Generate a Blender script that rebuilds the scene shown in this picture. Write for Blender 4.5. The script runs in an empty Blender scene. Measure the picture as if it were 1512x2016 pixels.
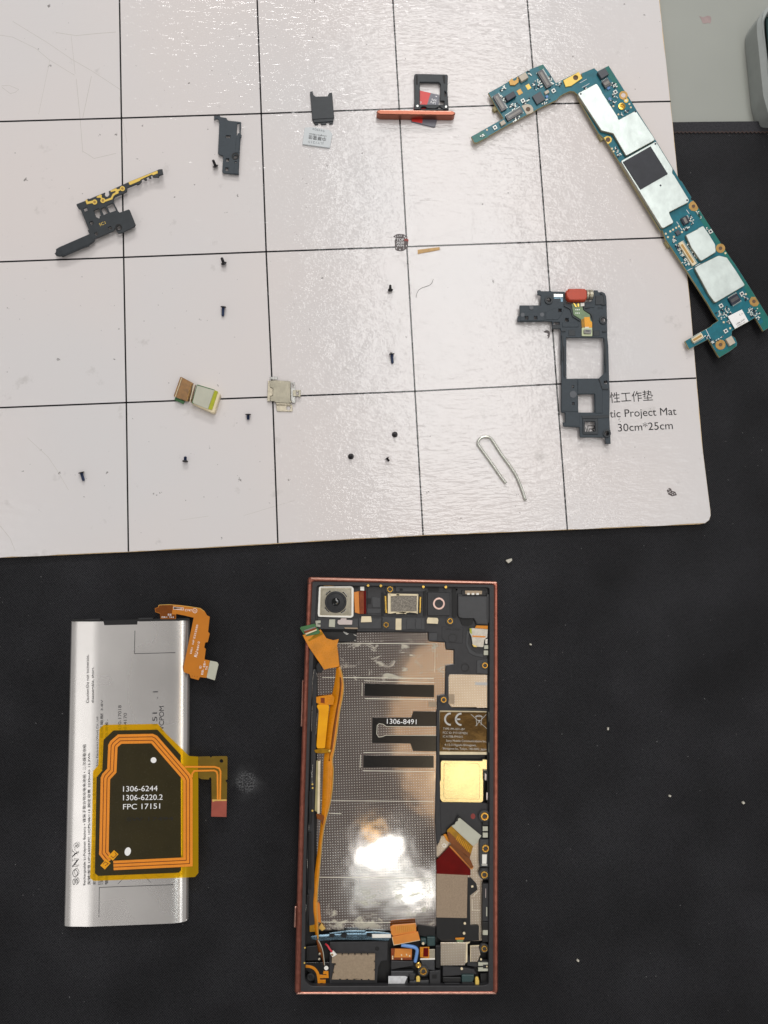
import bpy, bmesh, math, random
import numpy as np
from mathutils import Vector, Matrix
from mathutils.geometry import tessellate_polygon
random.seed(7)
sc = bpy.context.scene
col = sc.collection
sc.unit_settings.scale_length = 0.01          # one unit is a centimetre

# ------------------------------------------------------------------ heights (cm)
ZT, ZB, ZW = 0.0, 0.25, 0.45                  # table, black fabric mat, white project mat

# ------------------------------------------------------------------ camera
F, CX, CY, CELL = 1514.0, 756.0, 1008.0, 6.0
rv = np.array([-0.06776277, -0.04482223, -0.04816983])
th = np.linalg.norm(rv); k = rv / th
K = np.array([[0, -k[2], k[1]], [k[2], 0, -k[0]], [-k[1], k[0], 0]])
R = np.eye(3) + math.sin(th) * K + (1 - math.cos(th)) * K @ K
D = np.diag([1., -1., -1.])
CAM = np.array([0., 0., ZW + 5.303 * CELL])
RW = (D @ R @ D).T
cam = bpy.data.cameras.new('camera')
cam.sensor_fit = 'VERTICAL'; cam.sensor_height = 36.0; cam.lens = F / 2016 * 36
cam.clip_start = 0.5; cam.clip_end = 2000
co = bpy.data.objects.new('camera', cam); col.objects.link(co)
mw = Matrix([list(RW[i]) + [CAM[i]] for i in range(3)] + [[0, 0, 0, 1]])
co.matrix_world = mw
sc.camera = co

# ------------------------------------------------------------------ light and exposure
sc.view_settings.view_transform = 'Standard'; sc.view_settings.look = 'None'
sc.view_settings.exposure = 0.0; sc.view_settings.gamma = 1.0
W = bpy.data.worlds.new('World'); sc.world = W; W.use_nodes = True
nt = W.node_tree; bg = nt.nodes['Background']
tc = nt.nodes.new('ShaderNodeTexCoord'); sx = nt.nodes.new('ShaderNodeSeparateXYZ')
rp = nt.nodes.new('ShaderNodeValToRGB')
nt.links.new(tc.outputs['Generated'], sx.inputs[0]); nt.links.new(sx.outputs['Z'], rp.inputs[0])
rp.color_ramp.elements[0].color = (0.58, 0.565, 0.56, 1); rp.color_ramp.elements[0].position = 0.15
rp.color_ramp.elements[1].color = (0.27, 0.255, 0.25, 1); rp.color_ramp.elements[1].position = 1.0
nt.links.new(rp.outputs[0], bg.inputs[0]); bg.inputs[1].default_value = 0.62

def area(name, loc, sxy, radiance, colr, target=None, shape='RECTANGLE'):
    l = bpy.data.lights.new(name, 'AREA'); l.shape = shape
    l.size, l.size_y = sxy
    a = sxy[0] * sxy[1] * (math.pi / 4 if shape == 'ELLIPSE' else 1)
    l.energy = radiance * math.pi * a; l.color = colr
    o = bpy.data.objects.new(name, l); col.objects.link(o); o.location = loc
    d = Vector(target if target else (loc[0], loc[1], 0)) - Vector(loc)
    o.rotation_euler = d.to_track_quat('-Z', 'Y').to_euler() if target else (0, 0, 0)
    return o
area('ceiling_panel_light', (29, 73, 152), (46, 130), 5.6, (1.0, 0.985, 0.965))
area('added_far_light', (10, 235, 152), (120, 60), 16.0, (1.0, 0.975, 0.96))  # added unseen light that strengthens the shadows
area('added_left_light', (-104, -48, 152), (50, 150), 1.4, (1.0, 0.98, 0.97))  # added unseen light, gives the battery a bright left strip
area('added_right_light', (66, -52, 152), (26, 120), 2.6, (0.95, 0.98, 1.0))  # added unseen light for bright right edges and a lighter mat there
area('pendant_shade_light', (4, -68, 152), (13, 10), 1.1, (0.84, 0.97, 1.0))
area('pendant_lower_shade_light', (7.5, -75.5, 152), (21, 7), 1.1, (0.84, 0.97, 1.0))
area('pendant_bulb_light', (3.5, -65.5, 148), (9.0, 4.5), 9.0, (0.95, 0.99, 1.0), shape='ELLIPSE')
area('pendant_bulb_light_b', (11.0, -74.5, 148), (8, 3.2), 7.0, (0.95, 0.99, 1.0), shape='ELLIPSE')
area('pendant_amber_light', (2.0, -60.2, 148), (3.0, 2.5), 3.0, (1.0, 0.66, 0.25), shape='ELLIPSE')
area('warm_desk_lamp', (12.5, -24.2, 60), (7.0, 7.0), 2.9, (1.0, 0.85, 0.56), shape='ELLIPSE')
area('added_warm_glow_light', (15, -20, 62), (22, 26), 0.65, (1.0, 0.70, 0.40), shape='ELLIPSE')  # added warm glow that tints the right part of the foil

# ------------------------------------------------------------------ photograph pixel -> point on a plane of the place
def P(px, py, z):
    d = R.T @ np.array([(px - CX) / F, (py - CY) / F, 1.0]); d = D @ d
    t = (z - CAM[2]) / d[2]
    return Vector(CAM + t * d)
def S(px, py, z):
    return (P(px + 1, py, z) - P(px, py, z)).length
def zone(x0, y0, s):
    return lambda *c: [(x0 + c[i] / s, y0 + c[i + 1] / s) for i in range(0, len(c), 2)]
px_ = zone(0, 0, 1)

# ------------------------------------------------------------------ materials
def lin(v):
    v /= 255.0
    return v / 12.92 if v <= 0.04045 else ((v + 0.055) / 1.055) ** 2.4
def C(r, g, b, k=1.0):
    return (min(1, lin(r) * k), min(1, lin(g) * k), min(1, lin(b) * k), 1)
M = {}
def mat(name, rgb, rough=0.5, metal=0.0, var=0.10, vs=2.5, bump=0.0, bs=25.0, spec=0.5, coat=0.0, k=1.25, trans=0.0, bd=4):
    m = bpy.data.materials.new(name); m.use_nodes = True; M[name] = m
    n = m.node_tree; b = n.nodes['Principled BSDF']
    b.inputs['Metallic'].default_value = metal
    b.inputs['Specular IOR Level'].default_value = spec
    b.inputs['Coat Weight'].default_value = coat
    g = n.nodes.new('ShaderNodeNewGeometry')
    no = n.nodes.new('ShaderNodeTexNoise'); no.inputs['Scale'].default_value = vs; no.inputs['Detail'].default_value = 6
    n.links.new(g.outputs['Position'], no.inputs['Vector'])
    r = n.nodes.new('ShaderNodeValToRGB')
    c = C(*rgb, k)
    e = r.color_ramp.elements
    e[0].position = 0.3; e[1].position = 0.7
    e[0].color = tuple(max(0, x * (1 - var)) for x in c[:3]) + (1,)
    e[1].color = tuple(min(1, x * (1 + var)) for x in c[:3]) + (1,)
    n.links.new(no.outputs['Fac'], r.inputs[0]); n.links.new(r.outputs[0], b.inputs['Base Color'])
    n2 = n.nodes.new('ShaderNodeTexNoise'); n2.inputs['Scale'].default_value = bs; n2.inputs['Detail'].default_value = bd
    n.links.new(g.outputs['Position'], n2.inputs['Vector'])
    mr = n.nodes.new('ShaderNodeMapRange')
    mr.inputs['To Min'].default_value = max(0.02, rough - 0.08); mr.inputs['To Max'].default_value = min(1, rough + 0.08)
    n.links.new(n2.outputs['Fac'], mr.inputs['Value']); n.links.new(mr.outputs[0], b.inputs['Roughness'])
    if bump:
        bp = n.nodes.new('ShaderNodeBump'); bp.inputs['Distance'].default_value = bump; bp.inputs['Strength'].default_value = 1.0
        n.links.new(n2.outputs['Fac'], bp.inputs['Height']); n.links.new(bp.outputs[0], b.inputs['Normal'])
    if trans:                                 # thin tinted film: light passes straight through it
        o = n.nodes['Material Output']; t = n.nodes.new('ShaderNodeBsdfTransparent'); mx = n.nodes.new('ShaderNodeMixShader')
        t.inputs[0].default_value = C(255, 224, 88)
        mx.inputs[0].default_value = trans
        n.links.new(b.outputs[0], mx.inputs[1]); n.links.new(t.outputs[0], mx.inputs[2]); n.links.new(mx.outputs[0], o.inputs[0])
    return m

def N(m, kind, **kw):
    n = m.node_tree.nodes.new(kind)
    for a, v in kw.items():
        if a in n.inputs: n.inputs[a].default_value = v
        else: setattr(n, a, v)
    return n
def L(m, a, b): m.node_tree.links.new(a, b)

def film_bump(m, b):
    """wrinkled clear film laminated over the print: short strokes in many directions and a fine grain"""
    g = N(m, 'ShaderNodeNewGeometry')
    last = None
    for (rot, scale, amp) in ((0.5, (1.4, 6.5, 1), 0.50), (-0.7, (1.5, 7, 1), 0.55), (1.35, (1.3, 6, 1), 0.55), (0.1, (9, 9, 1), 0.34), (0.9, (0.5, 0.5, 1), 1.3)):
        mp = N(m, 'ShaderNodeMapping'); mp.inputs['Rotation'].default_value = (0, 0, rot); mp.inputs['Scale'].default_value = scale
        L(m, g.outputs['Position'], mp.inputs['Vector'])
        no = N(m, 'ShaderNodeTexNoise', Scale=1.0, Detail=1.0, Roughness=0.45, Distortion=0.8)
        L(m, mp.outputs[0], no.inputs['Vector'])
        mu = N(m, 'ShaderNodeMath', operation='MULTIPLY'); mu.inputs[1].default_value = amp
        L(m, no.outputs['Fac'], mu.inputs[0])
        if last is None: last = mu
        else:
            ad = N(m, 'ShaderNodeMath', operation='ADD'); L(m, last.outputs[0], ad.inputs[0]); L(m, mu.outputs[0], ad.inputs[1]); last = ad
    bp = N(m, 'ShaderNodeBump', Distance=0.022, Strength=1.0)
    L(m, last.outputs[0], bp.inputs['Height']); L(m, bp.outputs[0], b.inputs['Coat Normal'])
    return g

def film_material(name, base, dirty):
    m = bpy.data.materials.new(name); m.use_nodes = True; M[name] = m
    b = m.node_tree.nodes['Principled BSDF']
    b.inputs['Roughness'].default_value = 0.6; b.inputs['Specular IOR Level'].default_value = 0.1
    b.inputs['Coat Weight'].default_value = 1.0; b.inputs['Coat Roughness'].default_value = 0.07; b.inputs['Coat IOR'].default_value = 1.48
    g = film_bump(m, b)
    if not dirty:
        b.inputs['Base Color'].default_value = base
        return m
    n1 = N(m, 'ShaderNodeTexNoise', Scale=0.09, Detail=2.0); L(m, g.outputs['Position'], n1.inputs['Vector'])
    r1 = N(m, 'ShaderNodeValToRGB'); L(m, n1.outputs['Fac'], r1.inputs[0])
    e = r1.color_ramp.elements; e[0].position = .35; e[1].position = .65
    e[0].color = (0.80, 0.748, 0.730, 1); e[1].color = (0.768, 0.748, 0.748, 1)
    cur = r1.outputs[0]
    # specks, scuffs and grey smears
    for (scale, det, lo, hi, c, st) in ((2.6, 3, .71, .745, (0.12, 0.11, 0.10, 1), .75), (0.9, 8, .64, .76, (0.40, 0.38, 0.35, 1), .45), (7.0, 2, .77, .80, (0.10, 0.09, 0.09, 1), .7)):
        n2 = N(m, 'ShaderNodeTexNoise', Scale=scale, Detail=det, Roughness=0.62); 
        ofs = N(m, 'ShaderNodeVectorMath', operation='ADD'); ofs.inputs[1].default_value = (scale * 3.1, 7.7, 0.0)
        L(m, g.outputs['Position'], ofs.inputs[0]); L(m, ofs.outputs[0], n2.inputs['Vector'])
        mr = N(m, 'ShaderNodeMapRange'); mr.inputs['From Min'].default_value = lo; mr.inputs['From Max'].default_value = hi
        mr.inputs['To Max'].default_value = st
        L(m, n2.outputs['Fac'], mr.inputs['Value'])
        mx = N(m, 'ShaderNodeMix', data_type='RGBA'); mx.inputs['B'].default_value = c
        mx.inputs[7].default_value = c
        L(m, mr.outputs[0], mx.inputs[0]); L(m, cur, mx.inputs[6]); cur = mx.outputs[2]
    L(m, cur, b.inputs['Base Color'])
    return m
film_material('white_film', None, True)
film_material('black_print', (0.012, 0.011, 0.013, 1), False)

def fabric_material():
    m = bpy.data.materials.new('black_fabric'); m.use_nodes = True; M['black_fabric'] = m
    b = m.node_tree.nodes['Principled BSDF']; b.inputs['Roughness'].default_value = 0.55; b.inputs['Specular IOR Level'].default_value = 0.14
    g = N(m, 'ShaderNodeNewGeometry')
    wv = []
    for rot in (0.95, -0.62):
        mp = N(m, 'ShaderNodeMapping'); mp.inputs['Rotation'].default_value = (0, 0, rot); L(m, g.outputs['Position'], mp.inputs['Vector'])
        w = N(m, 'ShaderNodeTexWave', Scale=4.3, Distortion=1.2); w.inputs['Detail Scale'].default_value = 6.0; L(m, mp.outputs[0], w.inputs['Vector']); wv.append(w)
    mu = N(m, 'ShaderNodeMath', operation='MULTIPLY'); L(m, wv[0].outputs['Fac'], mu.inputs[0]); L(m, wv[1].outputs['Fac'], mu.inputs[1])
    fine = N(m, 'ShaderNodeTexNoise', Scale=17.0, Detail=3.0); L(m, g.outputs['Position'], fine.inputs['Vector'])
    ad = N(m, 'ShaderNodeMath', operation='ADD'); L(m, mu.outputs[0], ad.inputs[0]); L(m, fine.outputs['Fac'], ad.inputs[1])
    r = N(m, 'ShaderNodeValToRGB'); L(m, ad.outputs[0], r.inputs[0])
    e = r.color_ramp.elements; e[0].position = .25; e[1].position = 1.0
    e[0].color = (0.0030, 0.0032, 0.0042, 1); e[1].color = (0.026, 0.026, 0.029, 1)
    big = N(m, 'ShaderNodeTexNoise', Scale=0.22, Detail=3.0); L(m, g.outputs['Position'], big.inputs['Vector'])
    hs = N(m, 'ShaderNodeHueSaturation'); L(m, r.outputs[0], hs.inputs['Color'])
    mv = N(m, 'ShaderNodeMapRange'); mv.inputs['To Min'].default_value = .62; mv.inputs['To Max'].default_value = 1.45; mv.inputs['From Min'].default_value = .3; mv.inputs['From Max'].default_value = .7
    L(m, big.outputs['Fac'], mv.inputs['Value']); L(m, mv.outputs[0], hs.inputs['Value'])
    # small lint flecks
    lf = N(m, 'ShaderNodeTexNoise', Scale=9.0, Detail=1.0)
    L(m, g.outputs['Position'], lf.inputs['Vector'])
    lr = N(m, 'ShaderNodeMapRange'); lr.inputs['From Min'].default_value = .785; lr.inputs['From Max'].default_value = .83; lr.inputs['To Max'].default_value = .6
    L(m, lf.outputs['Fac'], lr.inputs['Value'])
    mx = N(m, 'ShaderNodeMix', data_type='RGBA'); mx.inputs[7].default_value = (0.22, 0.22, 0.22, 1)
    L(m, lr.outputs[0], mx.inputs[0]); L(m, hs.outputs[0], mx.inputs[6])
    # chalky round rub mark beside the antenna film
    c = P(485, 1540, ZB)
    def ring(rad, w, amp, nscale):
        vs = N(m, 'ShaderNodeVectorMath', operation='SUBTRACT'); vs.inputs[1].default_value = c; L(m, g.outputs['Position'], vs.inputs[0])
        ln = N(m, 'ShaderNodeVectorMath', operation='LENGTH'); L(m, vs.outputs[0], ln.inputs[0])
        no = N(m, 'ShaderNodeTexNoise', Scale=nscale, Detail=4.0); L(m, g.outputs['Position'], no.inputs['Vector'])
        a1 = N(m, 'ShaderNodeMapRange', interpolation_type='SMOOTHSTEP'); a1.inputs['From Min'].default_value = rad + w; a1.inputs['From Max'].default_value = rad - w
        L(m, ln.outputs['Value'], a1.inputs['Value'])
        mm = N(m, 'ShaderNodeMath', operation='MULTIPLY'); L(m, a1.outputs[0], mm.inputs[0])
        n3 = N(m, 'ShaderNodeMapRange'); n3.inputs['From Min'].default_value = .42; n3.inputs['From Max'].default_value = .72; n3.inputs['To Max'].default_value = amp
        L(m, no.outputs['Fac'], n3.inputs['Value']); L(m, n3.outputs[0], mm.inputs[1])
        return mm
    cur = mx.outputs[2]
    for rr_, w_, am, ns in ((0.40, .12, 0.75, 16), (0.62, .35, .13, 2.0)):
        q = ring(rr_, w_, am, ns)
        m2 = N(m, 'ShaderNodeMix', data_type='RGBA'); m2.inputs[7].default_value = (0.20, 0.205, 0.21, 1)
        L(m, q.outputs[0], m2.inputs[0]); L(m, cur, m2.inputs[6]); cur = m2.outputs[2]
    L(m, cur, b.inputs['Base Color'])
    bp = N(m, 'ShaderNodeBump', Distance=0.012, Strength=0.8); L(m, ad.outputs[0], bp.inputs['Height']); L(m, bp.outputs[0], b.inputs['Normal'])
fabric_material()

def foil_material(name, tint, rough, residue):
    """embossed silver foil: a grid of raised dots 1 mm apart, scuffs, and rubbed glue residue"""
    m = bpy.data.materials.new(name); m.use_nodes = True; M[name] = m
    b = m.node_tree.nodes['Principled BSDF']
    g = N(m, 'ShaderNodeNewGeometry'); s = N(m, 'ShaderNodeSeparateXYZ')
    mp = N(m, 'ShaderNodeMapping'); mp.inputs['Rotation'].default_value = (0, 0, 0.018); L(m, g.outputs['Position'], mp.inputs['Vector'])
    L(m, mp.outputs[0], s.inputs[0])
    sq = []
    for ax in ('X', 'Y'):
        q = N(m, 'ShaderNodeMath', operation='MULTIPLY'); q.inputs[1].default_value = 2 * math.pi / 0.104; L(m, s.outputs[ax], q.inputs[0])
        c = N(m, 'ShaderNodeMath', operation='COSINE'); L(m, q.outputs[0], c.inputs[0]); sq.append(c)
    ad = N(m, 'ShaderNodeMath', operation='ADD'); L(m, sq[0].outputs[0], ad.inputs[0]); L(m, sq[1].outputs[0], ad.inputs[1])
    dot = N(m, 'ShaderNodeMapRange', interpolation_type='SMOOTHSTEP'); dot.inputs['From Min'].default_value = 1.3; dot.inputs['From Max'].default_value = 1.8
    L(m, ad.outputs[0], dot.inputs['Value'])
    no = N(m, 'ShaderNodeTexNoise', Scale=0.55, Detail=5.0); L(m, g.outputs['Position'], no.inputs['Vector'])
    r = N(m, 'ShaderNodeValToRGB'); L(m, no.outputs['Fac'], r.inputs[0]); e = r.color_ramp.elements
    e[0].position = .35; e[1].position = .7
    e[0].color = (tint[0] * .80, tint[1] * .76, tint[2] * .75, 1); e[1].color = (*tint, 1)
    mx = N(m, 'ShaderNodeMix', data_type='RGBA'); mx.inputs[7].default_value = (0.80, 0.78, 0.74, 1)  # paler dots: the light they catch is put into the colour
    dm = N(m, 'ShaderNodeMath', operation='MULTIPLY'); dm.inputs[1].default_value = .9; L(m, dot.outputs[0], dm.inputs[0])
    L(m, dm.outputs[0], mx.inputs[0]); L(m, r.outputs[0], mx.inputs[6])
    cur = mx.outputs[2]; met = None
    ms = N(m, 'ShaderNodeMath', operation='SUBTRACT'); ms.inputs[0].default_value = 1.0
    if residue:
        masks = None
        sp = N(m, 'ShaderNodeSeparateXYZ'); L(m, g.outputs['Position'], sp.inputs[0])
        for (x0, y0, x1, y1, seed, lo) in residue:
            A, B = P(x0, y0, ZB + .2), P(x1, y1, ZB + .2)
            f = None
            for ax, v0, v1 in (('X', A.x, B.x), ('Y', B.y, A.y)):
                for a_, b_ in ((v0 - .15, v0 + .35), (v1 + .15, v1 - .35)):
                    q = N(m, 'ShaderNodeMapRange', interpolation_type='SMOOTHSTEP'); q.inputs['From Min'].default_value = a_; q.inputs['From Max'].default_value = b_
                    L(m, sp.outputs[ax], q.inputs['Value'])
                    if f is None: f = q
                    else:
                        t = N(m, 'ShaderNodeMath', operation='MULTIPLY'); L(m, f.outputs[0], t.inputs[0]); L(m, q.outputs[0], t.inputs[1]); f = t
            of = N(m, 'ShaderNodeMapping'); of.inputs['Location'].default_value = (seed, 0, 0); of.inputs['Scale'].default_value = (0.75, 1.25, 1); L(m, g.outputs['Position'], of.inputs['Vector'])
            nn = N(m, 'ShaderNodeTexNoise', Scale=1.6, Detail=7.0, Roughness=.68, Distortion=.7); L(m, of.outputs[0], nn.inputs['Vector'])
            q = N(m, 'ShaderNodeMapRange'); q.inputs['From Min'].default_value = lo; q.inputs['From Max'].default_value = lo + .09; L(m, nn.outputs['Fac'], q.inputs['Value'])
            t = N(m, 'ShaderNodeMath', operation='MULTIPLY'); L(m, f.outputs[0], t.inputs[0]); L(m, q.outputs[0], t.inputs[1])
            if masks is None: masks = t
            else:
                u = N(m, 'ShaderNodeMath', operation='MAXIMUM'); L(m, masks.outputs[0], u.inputs[0]); L(m, t.outputs[0], u.inputs[1]); masks = u
        rm = N(m, 'ShaderNodeMix', data_type='RGBA'); rm.inputs[7].default_value = (0.55, 0.52, 0.42, 1)
        L(m, masks.outputs[0], rm.inputs[0]); L(m, cur, rm.inputs[6]); cur = rm.outputs[2]
        mxm = N(m, 'ShaderNodeMath', operation='MAXIMUM'); hm = N(m, 'ShaderNodeMath', operation='MULTIPLY'); hm.inputs[1].default_value = .6
        L(m, dot.outputs[0], hm.inputs[0]); L(m, masks.outputs[0], mxm.inputs[0]); L(m, hm.outputs[0], mxm.inputs[1]); L(m, mxm.outputs[0], ms.inputs[1])
    else:
        hm = N(m, 'ShaderNodeMath', operation='MULTIPLY'); hm.inputs[1].default_value = .6
        L(m, dot.outputs[0], hm.inputs[0]); L(m, hm.outputs[0], ms.inputs[1])
    L(m, cur, b.inputs['Base Color']); L(m, ms.outputs[0], b.inputs['Metallic'])
    rn = N(m, 'ShaderNodeMapRange'); rn.inputs['To Min'].default_value = rough - .03; rn.inputs['To Max'].default_value = rough + .03
    L(m, no.outputs['Fac'], rn.inputs['Value']); L(m, rn.outputs[0], b.inputs['Roughness'])
    wob = N(m, 'ShaderNodeTexNoise', Scale=0.7, Detail=2.0); L(m, g.outputs['Position'], wob.inputs['Vector'])
    h = N(m, 'ShaderNodeMath', operation='MULTIPLY'); h.inputs[1].default_value = .10; L(m, dot.outputs[0], h.inputs[0])
    h2 = N(m, 'ShaderNodeMath', operation='ADD'); L(m, h.outputs[0], h2.inputs[0]); L(m, wob.outputs['Fac'], h2.inputs[1])
    bp = N(m, 'ShaderNodeBump', Distance=0.008, Strength=1.0); L(m, h2.outputs[0], bp.inputs['Height']); L(m, bp.outputs[0], b.inputs['Normal'])
foil_material('foil', (0.62, 0.55, 0.50), 0.07, ((655, 1262, 878, 1338, 0.0, .53), (640, 1752, 862, 1822, 4.0, .53), (770, 1700, 860, 1760, 9.0, .60)))
foil_material('foil_patch', (0.66, 0.57, 0.45), 0.30, ())

mat('table_paint', (164, 167, 160), .4, var=.07, vs=.12, k=1.0)
mat('mat_core', (196, 170, 130), .8, var=.2, vs=6)
mat('mat_side', (200, 190, 176), .7, var=.1)
mat('thread', (60, 46, 42), .8)
mat('hem', (42, 42, 46), .9, var=.35, vs=14, bump=.02, bs=20)
mat('grey_plastic', (148, 153, 151), .5, var=.05)
mat('dark_teal', (44, 66, 66), .4)
mat('black_plastic', (46, 55, 62), .55, var=.10, vs=9, bump=.002, bs=60)
mat('black_plastic2', (42, 47, 51), .5, var=.12, vs=5, bump=.003, bs=50)
mat('phone_plastic', (42, 42, 44), .5, var=.14, vs=4, bump=.004, bs=40)
mat('phone_plastic_hi', (56, 57, 59), .45, var=.10, vs=4, bump=.003, bs=40)
mat('phone_dark', (18, 18, 19), .45, var=.2, vs=5)
mat('void_black', (12, 12, 13), .6)
mat('gloss_black', (20, 20, 20), .16, var=.2, spec=.6)
mat('copper_frame', (156, 98, 84), .36, metal=1.0, var=.22, vs=5, k=1.05, bump=.004, bs=30)
mat('copper_bright', (226, 176, 158), .32, metal=1.0, var=.15, vs=6, k=1.0)
mat('copper_flap', (158, 100, 82), .38, metal=1.0, var=.05, k=1.0)
mat('gold', (226, 186, 92), .30, metal=1.0, var=.08, vs=8, k=1.05)
mat('gold_print', (238, 204, 104), .42, metal=.25, var=.06, vs=6, k=1.05)
mat('brass', (214, 170, 88), .25, metal=1.0, var=.15, vs=12, k=1.1)
mat('dull_gold', (176, 140, 84), .45, metal=.7, var=.15, vs=8, k=1.1)
mat('gold_plate', (236, 222, 176), .20, metal=1.0, var=.05, vs=2, k=1.0)
mat('pcb', (4, 96, 110), .35, var=.16, vs=5, spec=.5, k=1.3)
mat('pcb_edge', (18, 112, 104), .35, var=.12, vs=5, k=1.0)
mat('pcb_side', (150, 140, 100), .6)
mat('shield', (214, 224, 220), .38, metal=.6, var=.08, vs=2.2, k=1.14, bump=.012, bs=1.6)
mat('shield_wall', (150, 146, 132), .4, metal=.6)
mat('thermal_pad', (42, 44, 50), .55, var=.15, vs=3, bump=.004, bs=20)
mat('chip', (70, 74, 80), .4, var=.08)
mat('chip_dark', (38, 42, 56), .35, var=.12)
mat('connector_grey', (120, 118, 114), .4, metal=.3)
mat('connector_cream', (214, 200, 168), .4)
mat('solder', (222, 226, 220), .35, metal=.2, k=1.15)
mat('ceramic', (184, 174, 158), .45)
mat('blue_chip', (92, 134, 184), .4)
mat('paper_white', (232, 232, 228), .6, var=.03)
mat('ink', (30, 30, 34), .6, var=.02)
mat('grey_ink', (140, 144, 148), .6, var=.02)
mat('white_ink', (232, 234, 236), .5, var=.02)
mat('silver_ink', (176, 176, 174), .4, var=.02)
mat('steel', (190, 190, 186), .28, metal=1.0, var=.12, vs=8, k=1.2)
mat('steel_soft', (176, 168, 150), .38, metal=.9, var=.12, vs=7, k=1.25, bump=.003, bs=18)
mat('nickel', (178, 172, 154), .34, metal=.8, var=.12, vs=4, k=.95, bump=.003, bs=10)
mat('tan_metal', (160, 142, 120), .5, metal=.35, var=.10, vs=14, k=1.15, bump=.002, bs=60)
mat('felt', (150, 132, 112), .95, var=.16, vs=24, bump=.010, bs=50, k=1.2)
mat('mesh_grey', (128, 122, 112), .6, metal=.4, var=.55, vs=26, bump=.015, bs=40)
mat('fpc', (208, 130, 16), .28, var=.14, vs=2.0, k=1.15, spec=.5)
mat('fpc_bright', (236, 160, 20), .25, var=.10, vs=2.0, k=1.2)
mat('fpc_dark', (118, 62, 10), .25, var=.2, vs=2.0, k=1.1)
mat('fpc_brown', (128, 60, 26), .3, metal=.2, var=.25, vs=5)
mat('fpc_orange', (204, 128, 52), .35, var=.06)
mat('fpc_battery', (186, 112, 20), .38, var=.06, vs=1.5, k=1.2)
mat('fpc_edge', (196, 160, 84), .4)
mat('amber', (150, 108, 12), .2, var=.25, vs=4)
mat('dark_red', (92, 4, 2), .35, var=.15, vs=3, spec=.15)
mat('hole_brown', (92, 72, 56), .6)
mat('ribbon_brown', (104, 72, 30), .3, metal=.3, var=.3, vs=6)
mat('olive_green', (108, 130, 96), .4, var=.12, vs=8)
mat('bright_green', (160, 164, 40), .3)
mat('pcb_green', (60, 104, 62), .4)
mat('pale_green', (190, 198, 160), .45)
mat('sage', (176, 176, 160), .42, var=.05)
mat('pinkish', (196, 184, 180), .35, metal=.3, var=.05)
mat('rose_ring', (226, 190, 178), .35, metal=.3)
mat('red_rubber', (176, 64, 38), .42, var=.06, vs=4)
mat('red_card', (206, 52, 48), .35, var=.05)
mat('grey_card', (104, 104, 114), .35, var=.05)
mat('red_wire', (200, 60, 70), .4)
mat('blue_wire', (104, 146, 204), .35)
mat('blue_thread', (40, 54, 84), .42, metal=.3, var=.3, vs=22)
mat('screw_black', (40, 38, 40), .32, metal=.5, var=.2, vs=20)
mat('pouch', (232, 229, 225), .27, metal=.80, var=.04, vs=.5, k=1.02, bump=.018, bs=.40, bd=1)
mat('ferrite', (46, 40, 18), .25, var=.10, vs=1.5, spec=.4)
mat('yellow_film', (255, 198, 18), .18, var=.05, vs=1.5, k=1.0, trans=.58)
mat('coil', (222, 136, 40), .28, var=.06, vs=2)
mat('coil_dark', (110, 44, 8), .3)
mat('terminal', (160, 84, 70), .35, metal=.3)
mat('bronze_film', (70, 56, 34), .20, metal=.85, var=.25, vs=1.1, k=1.4, bump=.05, bs=.9)
mat('steel_blue', (92, 112, 124), .25, metal=.9, var=.25, vs=3, k=1.2)
mat('lens_glass', (6, 10, 8), .04, spec=.8)
mat('lens_black', (30, 32, 34), .35)
mat('white_plastic', (226, 224, 216), .45, var=.03)
mat('white_tape', (196, 198, 200), .6, var=.14, vs=7)
mat('tan_strip', (186, 150, 100), .6, var=.15, vs=9)
mat('sticker', (78, 70, 70), .5, var=.08)
mat('red_ink', (130, 50, 44), .5)
mat('sim_white', (190, 195, 197), .32, var=.02)
mat('pin_metal', (200, 201, 192), .26, metal=.65, var=.10, vs=6, k=1.1)
mat('stain', (150, 132, 130), .5, var=.1)
mat('crumb', (186, 182, 170), .7, var=.15, vs=20)
mat('film_mark', (186, 182, 176), .25, var=.04)
mat('smoke_line', (232, 222, 204), .4)
mat('connector_dark', (84, 84, 86), .35, metal=.3)
mat('iridescent', (190, 186, 176), .25, metal=.35, var=.12, vs=6)

# ------------------------------------------------------------------ builders
ORG = {}
def root(name, px, py, z, label, cat, group=None, kind=None):
    o = bpy.data.objects.new(name, None); o.empty_display_size = .5; col.objects.link(o)
    o.location = P(px, py, z); ORG[o] = Vector(o.location)
    o['label'] = label; o['category'] = cat
    if group: o['group'] = group
    if kind: o['kind'] = kind
    return o
def link(name, verts, faces, m, parent=None, label=None, smooth=False, kind=None, fm=None):
    org = ORG[parent] if parent is not None else Vector((0, 0, 0))
    me = bpy.data.meshes.new(name)
    me.from_pydata([tuple(Vector(v) - org) for v in verts], [], faces)
    ms = m if isinstance(m, (list, tuple)) else [m]
    for q in ms: me.materials.append(M[q])
    if fm: me.polygons.foreach_set('material_index', fm)
    if smooth: me.polygons.foreach_set('use_smooth', [True] * len(me.polygons))
    me.validate(); me.update()
    o = bpy.data.objects.new(name, me); col.objects.link(o)
    if parent is not None: o.parent = parent
    ORG[o] = org
    if label: o['label'] = label
    if kind: o['kind'] = kind
    return o
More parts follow.
